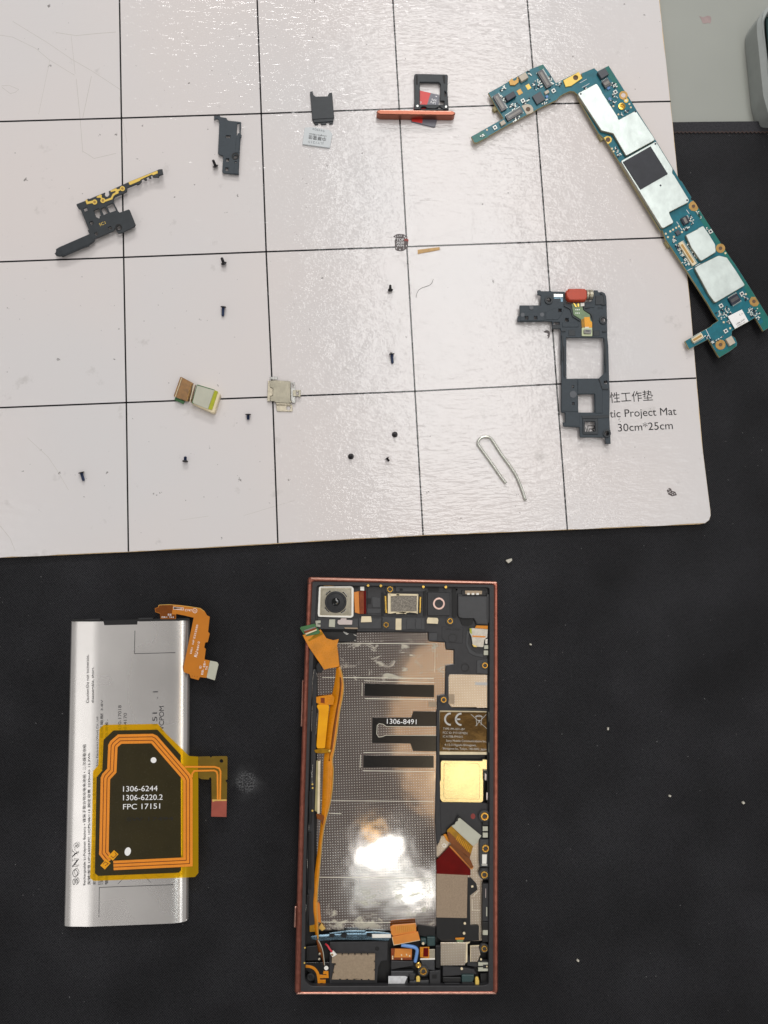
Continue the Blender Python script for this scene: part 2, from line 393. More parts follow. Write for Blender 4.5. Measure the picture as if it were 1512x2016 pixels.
def rnd(pts, r=3.0, n=3):
    """round the corners of a pixel outline"""
    out = []; N_ = len(pts)
    for i in range(N_):
        a, b, c = Vector(pts[i - 1]), Vector(pts[i]), Vector(pts[(i + 1) % N_])
        u, v = a - b, c - b
        lu, lv = u.length, v.length
        if lu < 1e-6 or lv < 1e-6: continue
        t = min(r, lu * .45, lv * .45)
        p0, p1 = b + u / lu * t, b + v / lv * t
        for j in range(n + 1):
            s = j / n
            q = p0 * (1 - s) ** 2 + b * 2 * s * (1 - s) + p1 * s * s
            out.append((q.x, q.y))
    return out
def circ(x, y, r, n=18, ry=None, rot=0):
    ry = ry or r
    cr, sr = math.cos(rot), math.sin(rot)
    return [(x + r * math.cos(a) * cr - ry * math.sin(a) * sr, y + r * math.cos(a) * sr + ry * math.sin(a) * cr) for a in [2 * math.pi * i / n for i in range(n)]]
def rect(x, y, w, h, deg=0):
    a = math.radians(deg); c, s = math.cos(a), math.sin(a)
    return [(x + u * c - v * s, y + u * s + v * c) for u, v in ((-w / 2, -h / 2), (w / 2, -h / 2), (w / 2, h / 2), (-w / 2, h / 2))]
def box(x0, y0, x1, y1): return [(x0, y0), (x1, y0), (x1, y1), (x0, y1)]
def _area(l): return .5 * sum(l[i - 1].x * l[i].y - l[i].x * l[i - 1].y for i in range(len(l)))
def _inset(l, d):
    n = len(l); out = []
    for i in range(n):
        a, b, c = l[i - 1], l[i], l[(i + 1) % n]
        e1 = Vector((b.x - a.x, b.y - a.y)); e2 = Vector((c.x - b.x, c.y - b.y))
        if e1.length < 1e-7 or e2.length < 1e-7: out.append(b.copy()); continue
        e1.normalize(); e2.normalize()
        n1, n2 = Vector((-e1.y, e1.x)), Vector((-e2.y, e2.x))
        m = n1 + n2
        if m.length < 1e-4: out.append(b.copy()); continue
        m.normalize(); t = d / max(.45, m.dot(n1))
        out.append(Vector((b.x + m.x * t, b.y + m.y * t, b.z)))
    return out
def slab_geo(pts, z, thk, holes=(), bev=.006, zf=None, bottom=True):
    loops = []
    for i, l in enumerate([pts] + list(holes)):
        w = [P(x, y, z) for x, y in l]
        w = [p for j, p in enumerate(w) if (p - w[j - 1]).length > 1e-5]
        if (_area(w) < 0) == (i == 0): w.reverse()
        loops.append(w)
    bev = min(bev, thk * .7)
    ins = [_inset(l, bev) for l in loops] if bev > 0 else loops
    verts, faces = [], []
    flat = [p for l in ins for p in l]
    tri = tessellate_polygon(ins)
    n = len(flat)
    def zz(p): return zf(p.x, p.y) if zf else 0.0
    for p in flat: verts.append(Vector((p.x, p.y, z + zz(p))))
    for t in tri:
        a, b, c = (flat[i] for i in t)
        s = (b.x - a.x) * (c.y - a.y) - (b.y - a.y) * (c.x - a.x)
        if abs(s) < 1e-12: continue
        faces.append(tuple(t) if s > 0 else tuple(reversed(t)))
    ntop = len(faces)
    if thk > 0:
        outer = [p for l in loops for p in l]
        if bev > 0:
            for p in outer: verts.append(Vector((p.x, p.y, z - bev + zz(p))))
        for p in outer: verts.append(Vector((p.x, p.y, z - thk + zz(p))))
        ofs = 0
        for l in loops:
            k_ = len(l)
            for j in range(k_):
                a, b = ofs + j, ofs + (j + 1) % k_
                if bev > 0:
                    faces.append((a, a + n, b + n, b)); faces.append((a + n, a + 2 * n, b + 2 * n, b + n))
                else: faces.append((a, a + n, b + n, b))
            ofs += k_
        if bottom:
            o2 = 2 * n if bev > 0 else n
            for f in faces[:ntop]: faces.append(tuple(i + o2 for i in reversed(f)))
    return verts, faces, ntop
def plate(name, pts, z, thk, m, parent=None, holes=(), bev=.006, label=None, zf=None, side=None, kind=None):
    v, f, nt_ = slab_geo(pts, z, thk, holes, bev, zf)
    fm = None
    if side:
        fm = [0] * nt_ + [1] * (len(f) - nt_); m = [m, side]
    return link(name, v, f, m, parent, label, fm=fm, kind=kind)
def merge(name, items, m, parent, label=None, kind=None):
    """several small pieces as one part: items are (pts, z, thk)"""
    V, Fc = [], []
    for pts, z, thk in items:
        v, f, _ = slab_geo(pts, z, thk, (), .003)
        o = len(V); V += v; Fc += [tuple(i + o for i in q) for q in f]
    return link(name, V, Fc, m, parent, label, kind=kind)
def ring_pts(x, y, r0, r1, n=20): return circ(x, y, r0, n), [circ(x, y, r1, n)]
def strip(name, path, w, z, m, parent):
    """flat printed track of width w px along a pixel path"""
    o = stroke(path, w); n = len(o) // 2; Lf, Rt = o[:n], o[n:][::-1]
    V = [P(x, y, z) for x, y in Lf] + [P(x, y, z) for x, y in Rt]
    return link(name, V, [(i, i + 1, n + i + 1, n + i) for i in range(n - 1)], m, parent)
def lathe(name, x, y, z, prof, m, parent, n=20, label=None, smooth=True):
    """profile of (radius px, height cm) turned about the vertical at a point"""
    c = P(x, y, z); s = S(x, y, z)
    V = []; Fc = []
    for r, h in prof:
        for i in range(n):
            a = 2 * math.pi * i / n; V.append(Vector((c.x + r * s * math.cos(a), c.y + r * s * math.sin(a), z + h)))
    for j in range(len(prof) - 1):
        for i in range(n):
            a, b = j * n + i, j * n + (i + 1) % n
            Fc.append((a, b, b + n, a + n))
    Fc.append(tuple(range(len(V) - n, len(V))))
    return link(name, V, Fc, m, parent, label, smooth=False)
def screw_boss(x, y, r, z, parent, m='brass', name='screw_boss'):
    """brass threaded insert: a ring with a dark bore"""
    return lathe(name, x, y, z, [(r, -.1), (r, .03), (r * .92, .045), (r * .62, .045), (r * .52, .02), (r * .46, -.10)], [m][0], parent, n=18)
def tube_geo(path, rad, n=10, caps=True):
    V, Fc = [], []
    for i, p in enumerate(path):
        a = path[max(0, i - 1)]; b = path[min(len(path) - 1, i + 1)]
        t = (b - a).normalized()
        u = t.cross(Vector((0, 0, 1)))
        if u.length < 1e-4: u = Vector((1, 0, 0))
        u.normalize(); w = u.cross(t)
        r = rad[i] if isinstance(rad, (list, tuple)) else rad
        for j in range(n):
            q = 2 * math.pi * j / n; V.append(p + u * (r * math.cos(q)) + w * (r * math.sin(q)))
    for i in range(len(path) - 1):
        for j in range(n):
            a, b = i * n + j, i * n + (j + 1) % n
            Fc.append((a, a + n, b + n, b))
    if caps:
        Fc.append(tuple(range(n))); Fc.append(tuple(reversed(range(len(V) - n, len(V)))))
    return V, Fc
def spline(pts, n=6):
    """Catmull-Rom through tuples"""
    out = []
    for i in range(len(pts) - 1):
        p0 = pts[max(0, i - 1)]; p1 = pts[i]; p2 = pts[i + 1]; p3 = pts[min(len(pts) - 1, i + 2)]
        for j in range(n):
            t = j / n
            out.append(tuple(.5 * ((2 * b) + (c - a) * t + (2 * a - 5 * b + 4 * c - d) * t * t + (-a + 3 * b - 3 * c + d) * t ** 3) for a, b, c, d in zip(p0, p1, p2, p3)))
    out.append(tuple(pts[-1])); return out
def tube(name, pts, r, m, parent, n=10, sm=5, label=None):
    """pts: (px, py, z); r in px"""
    q = spline(pts, sm) if sm else pts
    path = [P(*p) for p in q]
    V, Fc = tube_geo(path, r * S(q[0][0], q[0][1], q[0][2]), n)
    return link(name, V, Fc, m, parent, label, smooth=True)
def stroke(pts, w, closed=False):
    """an outline of width w px round an open pixel path (mitred)"""
    p = [Vector(q) for q in pts]; n = len(p); Lf, Rt = [], []
    for i in range(n):
        a = p[i - 1] if (i > 0) else None; c = p[i + 1] if i < n - 1 else None
        d1 = (p[i] - a).normalized() if a is not None else (c - p[i]).normalized()
        d2 = (c - p[i]).normalized() if c is not None else d1
        n1 = Vector((-d1.y, d1.x)); n2 = Vector((-d2.y, d2.x)); m = (n1 + n2)
        m = m.normalized() if m.length > 1e-4 else n1
        t = w / 2 / max(.4, m.dot(n1))
        Lf.append(tuple(p[i] + m * t)); Rt.append(tuple(p[i] - m * t))
    return Lf + Rt[::-1]
def sheet(name, rows, m, parent, thk=.012, label=None, sm=4):
    """curled strip: rows of (px, py, z) points across it, smoothed along its length"""
    cols = [spline([r[i] for r in rows], sm) for i in range(len(rows[0]))]
    nr, nc = len(cols[0]), len(cols)
    V = []
    for d in (0, -thk):
        for i in range(nr):
            for c in cols: V.append(P(c[i][0], c[i][1], c[i][2]) + Vector((0, 0, d)))
    Fc = []; h = nr * nc
    for i in range(nr - 1):
        for j in range(nc - 1):
            a = i * nc + j; q = (a, a + nc, a + nc + 1, a + 1)
            Fc.append(q); Fc.append(tuple(x + h for x in reversed(q)))
    for i in range(nr - 1):
        a = i * nc; Fc.append((a, a + h, a + nc + h, a + nc)); b = a + nc - 1; Fc.append((b, b + nc, b + nc + h, b + h))
    for j in range(nc - 1):
        Fc.append((j, j + 1, j + 1 + h, j + h)); a = (nr - 1) * nc + j; Fc.append((a, a + h, a + 1 + h, a + 1))
    return link(name, V, Fc, m, parent, label, smooth=True)
_fc = bpy.data.curves.new('type', 'FONT')
def text(body, a, b, z, m, parent, h=None, name='lettering', bold=0.0, sp=1.0):
    """flat print; the line runs from pixel a to pixel b along its baseline, capitals h px high"""
    _fc.offset = bold; _fc.body = body; _fc.space_character = sp
    o = bpy.data.objects.new('t', _fc); col.objects.link(o)
    dg = bpy.context.evaluated_depsgraph_get()
    me = bpy.data.meshes.new_from_object(o.evaluated_get(dg), depsgraph=dg)
    bpy.data.objects.remove(o)
    if not me.vertices: return None
    xs = [v.co.x for v in me.vertices]; x0, x1 = min(xs), max(xs)
    A, B = P(a[0], a[1], z), P(b[0], b[1], z)
    u = (B - A); ln = u.length; u.normalize(); w = Vector((-u.y, u.x, 0))
    sx_ = ln / (x1 - x0); sy = (h * S(a[0], a[1], z) / .70) if h else sx_
    V = [A + u * ((v.co.x - x0) * sx_) + w * (v.co.y * sy) for v in me.vertices]
    Fc = [tuple(p.vertices) for p in me.polygons]
    bpy.data.meshes.remove(me)
    return link(name, V, Fc, m, parent, kind='stuff' if ' ' in body else None)

# ================================================================== SETTING
v = [(-140, -120, ZT), (140, -120, ZT), (140, 140, ZT), (-140, 140, ZT)]
t = link('table_top', v, [(0, 1, 2, 3)], 'table_paint'); t['kind'] = 'structure'
t['label'] = 'pale grey painted table top with a brown stain, top right corner'
plate('stain', zone(1280, 0, 6.517)(630, 205, 680, 222, 740, 200, 778, 212, 786, 255, 775, 298, 735, 292, 725, 300, 675, 300, 655, 245), ZT + .006, .005, 'stain', t, bev=0, label='brown chipped stain on the table')

blk = root('fabric_mat', 1450, 1200, ZT, 'large black woven fabric work mat lying under the phone and the white board', 'mat')
e0 = P(1325, 240, ZB); e1 = P(1512, 238, ZB)
tops = [(-700, 2500), (2200, 2500), (2200, 231), (1325, 240), (900, 246), (-700, 270)]
plate('cloth', tops, ZB, .24, 'black_fabric', blk, bev=.03)
plate('hem', [(1200, 242.5), (1325, 240), (1395, 239), (1512, 238), (1900, 235), (1900, 258), (1512, 260), (1200, 263)], ZB + .03, .06, 'hem', blk, bev=.02, label='overlocked edge of the mat')
for i in range(25):
    x = 1326 + i * 8.0
    plate('stitch', stroke([(x, 258.5 - i * .02), (x + 3, 261.5), (x + 7.2, 258.6)], 1.9), ZB + .045, .02, 'thread', blk, bev=.004)
z = zone(1280, 0, 6.517)
tray = root('plastic_tray', 1500, 110, ZT, 'grey plastic tray cut off by the top right corner of the photo', 'tray')
plate('tray_wall', rnd(z(1700, 20, 1560, 30, 1460, 120, 1400, 240, 1395, 300, 1400, 400, 1430, 700, 1480, 1200, 1560, 1480, 1900, 1500, 1900, 20), 6), ZT + 1.2, 1.18, 'grey_plastic', tray, holes=[rnd(z(1560, 110, 1515, 160, 1490, 240, 1495, 380, 1520, 600, 1600, 1300, 1840, 1330, 1840, 110), 4)], bev=.18)
plate('tray_liner', z(1560, 110, 1500, 190, 1485, 240, 1495, 380, 1520, 600, 1600, 1300, 1840, 1330, 1840, 110), ZT + .7, .1, 'dark_teal', tray, bev=.03)

# white project board with printed grid
wm = root('project_mat', 250, 500, ZB, 'glossy white project mat with a black square grid, scattered with phone parts', 'mat')
edge = [(-600, -500), (1245, -500), (1298.5, 0), (1324, 240), (1346, 470), (1359, 600), (1371, 744), (1384, 890), (1398.5, 1005), (1399, 1015), (1396, 1024), (1388, 1030), (1378, 1031.8), (1240, 1038), (1100, 1044), (833, 1054.5), (690, 1062), (547, 1070.5), (400, 1079), (252, 1087), (140, 1092), (0, 1098), (-600, 1134)]
plate('core', [(x, y) for x, y in edge], ZW - .02, .17, 'mat_core', wm, bev=.0)
# slightly frayed printed face
rj = random.Random(3)
face = []
for i in range(len(edge)):
    a, b = Vector(edge[i]), Vector(edge[(i + 1) % len(edge)])
    nseg = max(1, int((b - a).length / 22)) if (2 <= i <= 20 and i not in (7, 8, 9, 10)) else 1
    for j in range(nseg):
        q = a.lerp(b, j / nseg)
        if nseg > 1: q = q + Vector((rj.uniform(-1.2, .1), rj.uniform(-1.6, .1)))
        face.append(tuple(q))
plate('face', face, ZW, .03, 'white_film', wm, bev=.008, side='mat_side')
def hline(pts): return plate('grid_line', stroke(pts, 3.1), ZW + .003, 0, 'black_print', wm, bev=0)
hline([(-300, 246), (0, 239.3), (239, 232.4), (514.3, 223.6), (786, 214), (1053, 205), (1320.5, 199.5)])
hline([(-300, 529), (0, 515.5), (243.5, 506.6), (524, 495.6), (801, 485.6), (1075.5, 476), (1345, 466.6)])
hline([(-300, 816), (0, 802.6), (248.7, 792.6), (536.7, 781.4), (817, 770.3), (1095.6, 756.2), (1370.4, 744.3)])
hline([(227, -500), (235.3, 0), (239, 232.6), (243.5, 506.6), (248.7, 792.6), (252.8, 1086)])
hline([(489, -500), (506.3, 0), (514.3, 223.7), (524, 495.7), (536.8, 781.4), (547, 1069)])
hline([(744, -500), (773.4, 0), (786, 214), (801, 485.7), (817, 770.2), (833, 1053)])
hline([(1000, -500), (1038, 0), (1054.8, 207), (1075.5, 475.8), (1095.7, 756.2), (1117, 1043)])
text('磁性工作垫', (1180, 793), (1286, 787), ZW + .004, 'black_print', wm, h=16)
text('tic Project Mat', (1201, 822), (1332, 816.5), ZW + .004, 'black_print', wm, h=15)
text('30cm*25cm', (1217, 849.5), (1325, 844.5), ZW + .004, 'black_print', wm, h=15)
merge('printed_logo', [(stroke(zone(1080, 680, 5.4)(*q), 1.4), ZW + .004, .001) for q in ((415, 908, 418, 855, 485, 855, 485, 885, 432, 887), (433, 890, 428, 918), (452, 886, 490, 918), (395, 870, 405, 915))], 'black_print', wm, kind='stuff')
# cut lines and tape ghosts in the film, upper left
ml = []
for pts, w in (([(0, 69), (25, 73), (70, 95), (96, 117), (135, 141), (147, 148)], .7), ([(25, 42), (95, 85), (140, 116), (180, 139), (238, 177)], .7), ([(150, 155), (157, 225), (163, 300)], .8), ([(180, 150), (163, 232)], .8), ([(140, 70), (148, 145)], .6), ([(98, 118), (76, 225)], .5), ([(163, 298), (175, 305), (185, 312), (228, 302)], .8), ([(235, 190), (242, 240), (250, 282)], .6), ([(110, 64), (150, 70), (190, 66), (228, 63)], .9), ([(3, 169), (18, 168), (37, 176), (30, 182), (20, 184), (4, 172)], .7),
               ([(54, 862), (95, 900), (115, 930), (135, 965)], .6), ([(0, 1035), (20, 1060), (30, 1085)], .8), ([(480, 1015), (530, 1000), (580, 985)], .5), ([(355, 1024), (410, 1016)], .5)):
    ml.append((stroke(pts, w), ZW + .002, .0015))
merge('film_crease', ml, 'film_mark', wm, kind='stuff')

# ================================================================== CIRCUIT BOARD
z1 = zone(900, 110, 3.78); z2 = zone(1130, 120, 5.6); z3 = zone(1260, 380, 5.929)
pcb = root('circuit_board', 1290, 400, ZW, 'long blue circuit board with silver shields lying across the right edge of the white mat', 'circuit board')
ZP = ZW + .25
outl = (z1(232, 275, 320, 228, 400, 180, 470, 140, 545, 98, 640, 62, 690, 130, 735, 203, 795, 172, 905, 118, 932, 165, 925, 130, 1020, 90, 1045, 115, 1128, 72)
        + z2(640, 455, 690, 540, 900, 870, 1095, 1190, 1112, 1215, 1165, 1310, 1190, 1330, 1295, 1500, 1285, 1530)
        + z3(590, 75, 625, 90, 680, 170, 835, 420, 990, 660, 1110, 830, 1185, 945, 1345, 1200, 1494, 1442, 1554, 1543, 1440, 1612, 1345, 1452, 1262, 1505, 1105, 1592, 1075, 1610, 1070, 1662, 1110, 1690, 1135, 1752, 1130, 1785, 1045, 1850, 930, 1920, 905, 1890, 800, 1705, 575, 1822, 525, 1728, 765, 1590, 830, 1555, 845, 1535, 915, 1490, 870, 1430, 790, 1290, 560, 930, 300, 540, 258, 425)
        + z2(960, 1880, 500, 1115, 350, 870, 270, 800, 40, 400)
        + z1(893, 285, 870, 265, 840, 262, 800, 280, 765, 300, 740, 328, 600, 395, 555, 422, 520, 440, 380, 512, 150, 645, 128, 645, 105, 600, 345, 465, 300, 395))
plate('board', outl, ZP, .10, 'pcb', pcb, bev=.008, side='pcb_side')
# greener copper-free rim along the long right edge
plate('board_rim', z1(1085, 98, 1128, 76, 1245, 285, 1228, 290), ZP + .004, .003, 'pcb_edge', pcb, bev=0)
plate('board_rim', z3(630, 200, 680, 180, 1345, 1205, 1550, 1540, 1442, 1606, 1405, 1540, 1440, 1500, 1250, 1180, 1130, 900, 950, 690), ZP + .004, .003, 'pcb_edge', pcb, bev=0)
plate('board_rim', z1(112, 602, 190, 556, 235, 600, 150, 642, 130, 640), ZP + .004, .003, 'pcb_edge', pcb, bev=0)
plate('board_rim', z3(880, 1850, 940, 1910, 1120, 1790, 1105, 1760, 1000, 1830, 930, 1845), ZP + .004, .003, 'pcb_edge', pcb, bev=0)
plate('board_rim', z1(600, 82, 638, 66, 655, 96, 615, 105), ZP + .004, .003, 'pcb_edge', pcb, bev=0)
ZS = ZP + .13
def shield(pts, holes_at, r=2.0):
    s = plate('shield', rnd(pts, r), ZS, .13, 'shield', pcb, bev=.02, side='shield_wall')
    for x, y in holes_at: plate('vent_hole', circ(x, y, 1.9, 12), ZS + .003, .002, 'chip_dark', s, bev=0)
    return s
shield(z2(48, 352, 240, 250, 256, 252, 300, 318, 312, 348, 482, 612, 492, 648, 682, 545, 894, 862, 888, 876, 586, 1042, 572, 1042, 432, 800, 302, 768, 44, 372), z2(75, 363, 678, 557))
s2 = shield(z2(896, 888, 908, 890, 1092, 1188, 1085, 1236, 1108, 1262, 1272, 1532, 1264, 1560, 1050, 1668, 1066, 1710, 1098, 1772, 1094, 1786, 988, 1844, 966, 1838, 518, 1112, 526, 1096), z2(898, 914, 1248, 1535, 955, 1372))
plate('thermal_pad', z2(540, 1112, 845, 940, 1036, 1244, 735, 1416), ZS + .03, .03, 'thermal_pad', s2, bev=.006, label='black square pad on the shield')
shield(z3(532, 490, 676, 418, 682, 408, 738, 380, 802, 470, 880, 600, 888, 690, 722, 792, 704, 788, 600, 640), [])
shield(z3(636, 876, 664, 852, 900, 735, 925, 728, 1016, 750, 1120, 900, 1226, 1070, 1214, 1086, 890, 1276, 870, 1278, 800, 1180), [])
pl = plate('paper_label', z3(1025, 1440, 1190, 1358, 1268, 1498, 1110, 1585), ZP + .09, .03, 'paper_white', pcb, label='white printed label')
text('1306-5241', z3(1130, 1540)[0], z3(1225, 1480)[0], ZP + .094, 'ink', pl, h=3.0)
text('17W21 S1', z3(1138, 1560)[0], z3(1228, 1510)[0], ZP + .094, 'ink', pl, h=2.4)
text('C 11', z3(1165, 1432)[0], z3(1200, 1414)[0], ZP + .094, 'ink', pl, h=3.0)
ANG = -31
def conn(cx, cy, w, h, deg, body, inner, hgt=.10, name='connector', pins=True, pinm='solder'):
    b = plate(name, rnd(rect(cx, cy, w, h, deg), 1.0), ZP + hgt, hgt, body, pcb)
    plate('socket', rect(cx, cy, w * .80, h * .42, deg), ZP + hgt + .012, .03, inner, b, bev=.003)
    if pins:
        it = []; a = math.radians(deg); n = max(5, int(w / 2.4))
        for i in range(n):
            for sd in (-1, 1):
                u = (i + .5) / n * w - w / 2; vv = sd * (h / 2 + 1.2)
                it.append((rect(cx + u * math.cos(a) - vv * math.sin(a), cy + u * math.sin(a) + vv * math.cos(a), 1.2, 2.4, deg), ZP + .02, .02))
        merge('pin_row', it, pinm, b, kind='stuff')
    return b
for (c, w, h, a, body, inner) in ((z1(318, 345)[0], 35, 12, 59, 'connector_dark', 'connector_grey'), (z1(650, 170)[0], 37, 12, 59, 'connector_dark', 'connector_grey'), (z1(425, 432)[0], 35, 11, ANG, 'connector_dark', 'connector_grey'),
                                  (z1(1113, 202)[0], 14, 14, ANG, 'connector_dark', 'connector_grey'), (z3(530, 318)[0], 15, 13, 62, 'chip_dark', 'connector_grey'), (z3(1105, 1240)[0], 20, 16, ANG, 'chip_dark', 'connector_dark'),
                                  (z3(555, 705)[0], 53, 9, 57.5, 'connector_cream', 'dull_gold'), (z3(672, 1690)[0], 23, 9, ANG, 'connector_cream', 'dull_gold')):
    conn(*c, w, h, a, body, inner)
for (c, w, h, a, m_, hg) in ((z1(608, 312)[0], 19, 19, ANG, 'chip', .08), (z1(398, 298)[0], 20, 11, ANG, 'chip_dark', .16), (z1(1088, 128)[0], 17, 15, ANG, 'chip', .14), (z1(495, 155)[0], 12, 16, 59, 'ceramic', .14),
                             (z3(1060, 1725)[0], 16, 13, 60, 'ceramic', .12), (z3(445, 462)[0], 9, 9, ANG, 'chip', .05), (z1(340, 497)[0], 10, 8, ANG, 'ceramic', .09), (z1(668, 268)[0], 9, 6, ANG, 'ceramic', .08)):
    plate('chip', rect(*c, w, h, a), ZP + hg, hg, m_, pcb, bev=.012)
plate('gold_pad', rect(*z1(530, 230)[0], 8, 10, ANG), ZP + .01, .01, 'gold_print', pcb, bev=.002)
plate('gold_pad', rect(*z1(466, 268)[0], 10, 9, 59), ZP + .01, .01, 'dull_gold', pcb, bev=.002)
plate('copper_pad', z1(385, 185, 410, 165, 420, 185, 440, 180, 445, 155, 460, 160, 458, 195, 430, 218, 395, 218), ZP + .05, .05, 'dull_gold', pcb, bev=.006)
# gold tab with a hole in the arm, and the plated screw rings
plate('gold_tab', z1(790, 182, 905, 119, 932, 165, 850, 222, 808, 230), ZP + .05, .05, 'gold_print', pcb, holes=[circ(*z1(882, 161)[0], 5.0, 16)], bev=.006)
plate('tab_hole', circ(*z1(882, 161)[0], 5.4, 16), ZP + .006, .004, 'hole_brown', pcb, bev=0)
def ring(c, r, rh, m_='dull_gold', cut=None, hole='hole_brown'):
    pts = cut if cut else circ(*c, r, 22)
    o = plate('screw_ring', pts, ZP + .012, .01, m_, pcb, holes=[circ(*c, rh, 14)], bev=.003)
    plate('bore', circ(*c, rh * 1.06, 14), ZP + .006, .003, hole, o, bev=0)
ring(z1(528, 397)[0], 10.5, 4.6, 'ceramic', z1(480, 372, 500, 362, 525, 358, 550, 366, 566, 388, 568, 415, 552, 425, 518, 438))
ring(z2(545, 378)[0], 8.6, 4.6, 'dull_gold', hole='pinkish'); ring(z2(375, 868)[0], 8.0, 4.7, 'gold_print', z2(330, 845, 365, 826, 400, 832, 420, 860, 412, 890, 375, 918))
ring(z3(624, 154)[0], 10, 3.4, 'dull_gold', z3(622, 90, 650, 118, 680, 172, 672, 200, 640, 212, 600, 205, 572, 175, 568, 135, 590, 105)); ring(z3(940, 645)[0], 9.2, 3.6)
ring(z3(1330, 1265)[0], 9.6, 3.6, 'dull_gold', z3(1300, 1212, 1345, 1212, 1392, 1285, 1370, 1318, 1325, 1325, 1288, 1300, 1274, 1260)); ring(z3(940, 1770)[0], 10, 3.6)
ring(z2(575, 435)[0], 4.6, 2.2, 'gold_print', hole='solder')
lathe('coax_socket', *z2(525, 505)[0], ZP, [(7, 0), (7, .05), (4.2, .06), (3, .03), (1.5, .05)], 'gold', pcb, 14)
for c in (z1(490, 333)[0], z1(718, 258)[0], z1(282, 532)[0], z1(1178, 268)[0], z3(825, 448)[0], z3(1190, 1175)[0], z3(948, 1315)[0], z3(1003, 1610)[0]):
    b = plate('coax_socket', rect(*c, 7.5, 7.5, ANG), ZP + .045, .045, 'solder', pcb, bev=.006)
    plate('bore', circ(*c, 2.2, 12), ZP + .05, .006, 'chip_dark', b, bev=0)
# test points
it = []
for c, r in [(q, 2.0) for q in z1(222, 550, 1163, 374, 1200, 435, 1282, 358, 1293, 383, 1153, 690, 1165, 710)] + [(q, 2.1) for q in z3(302, 475, 327, 514, 354, 447, 386, 427, 422, 406, 455, 388, 396, 510, 490, 455, 978, 1508, 1053, 1578, 998, 702, 1236, 1180)]:
    it.append((circ(*c, r, 12), ZP + .01, .01))
merge('test_point', it, 'connector_cream', pcb, kind='stuff')
# printed lines
it = [(stroke(z3(*q), 1.0), ZP + .008, .006) for q in ((428, 335, 452, 368), (470, 402, 490, 432), (542, 195, 575, 240), (555, 905, 615, 875), (640, 855, 705, 820), (770, 1590, 822, 1698))]
it += [(stroke(z1(*q), .8), ZP + .008, .006) for q in ((912, 202, 965, 172), (930, 235, 985, 205), (1030, 640, 1035, 642))]
merge('printed_line', it, 'white_ink', pcb, kind='stuff')
# tiny capacitors and resistors in their clusters
rc = random.Random(11)
def cluster(zf_, pts, n, spread, w=2.3):
    out = []
    for i in range(int(n * 1.5)):
        cx_, cy_ = zf_(pts[0], pts[1])[0]
        u = rc.uniform(-spread[0], spread[0]); q = round(rc.uniform(-spread[1], spread[1]) / 2.6) * 2.6
        a = math.radians(ANG); x, y = cx_ + u * math.cos(a) - q * math.sin(a), cy_ + u * math.sin(a) + q * math.cos(a)
        out.append((rect(x, y, w * rc.uniform(.6, 1.3), w * rc.uniform(.6, 1.1), ANG), ZP + rc.uniform(.02, .06), .05))
    return out
caps, darks = [], []
for zf_, c, n, sp in ((z1, (430, 370), 16, (9, 5)), (z1, (600, 210), 20, (9, 8)), (z1, (340, 242), 8, (6, 3)), (z1, (535, 130), 6, (3, 5)), (z1, (700, 180), 10, (3, 9)), (z1, (440, 465), 10, (9, 2)), (z1, (760, 212), 8, (6, 2)), (z1, (345, 320), 10, (2, 9)),
                      (z1, (185, 590), 8, (4, 3)), (z1, (1170, 215), 9, (4, 6)), (z1, (1160, 320), 14, (9, 8)), (z1, (1250, 420), 7, (8, 3)), (z1, (1195, 715), 16, (3, 10)), (z1, (660, 340), 8, (10, 2)), (z1, (520, 335), 7, (8, 2)), (z1, (960, 240), 5, (3, 2)),
                      (z3, (600, 310), 14, (4, 8)), (z3, (545, 415), 10, (6, 2)), (z3, (400, 550), 10, (6, 4)), (z3, (690, 250), 6, (2, 8)), (z3, (480, 690), 34, (3, 18)), (z3, (610, 660), 30, (3, 18)), (z3, (980, 1400), 30, (13, 8)), (z3, (1330, 1390), 22, (10, 8)), (z3, (540, 820), 12, (6, 6)),
                      (z3, (1370, 1450), 8, (4, 6)), (z3, (1225, 1220), 7, (4, 6)), (z3, (850, 1730), 8, (3, 6)), (z3, (930, 1695), 8, (8, 2)), (z3, (780, 1675), 6, (4, 3)), (z3, (800, 430), 7, (2, 9)), (z3, (1290, 1360), 6, (4, 3)), (z3, (1035, 1510), 5, (2, 4))):
    q = cluster(zf_, c, n, sp)
    caps += q[: (2 * len(q)) // 3]; darks += q[(2 * len(q)) // 3:]
merge('solder_component', caps, 'solder', pcb, kind='stuff'); merge('dark_component', darks, 'chip_dark', pcb, kind='stuff')
merge('blue_component', [(rect(*z1(1135, 318)[0], 5, 5, ANG), ZP + .05, .05), (rect(*z1(668, 302)[0], 5, 5, ANG), ZP + .05, .05), (rect(*z1(1128, 238)[0], 6, 5, ANG), ZP + .05, .05)], 'blue_chip', pcb, kind='stuff')
merge('underside_component', [(rect(*z1(285, 390)[0], 8, 8, ANG), ZP - .06, .18), (rect(*z3(330, 590)[0], 6, 14, -31), ZP - .06, .18), (rect(*z2(300, 830)[0], 14, 6, 59), ZP - .06, .18)], 'pcb_side', pcb, kind='stuff')

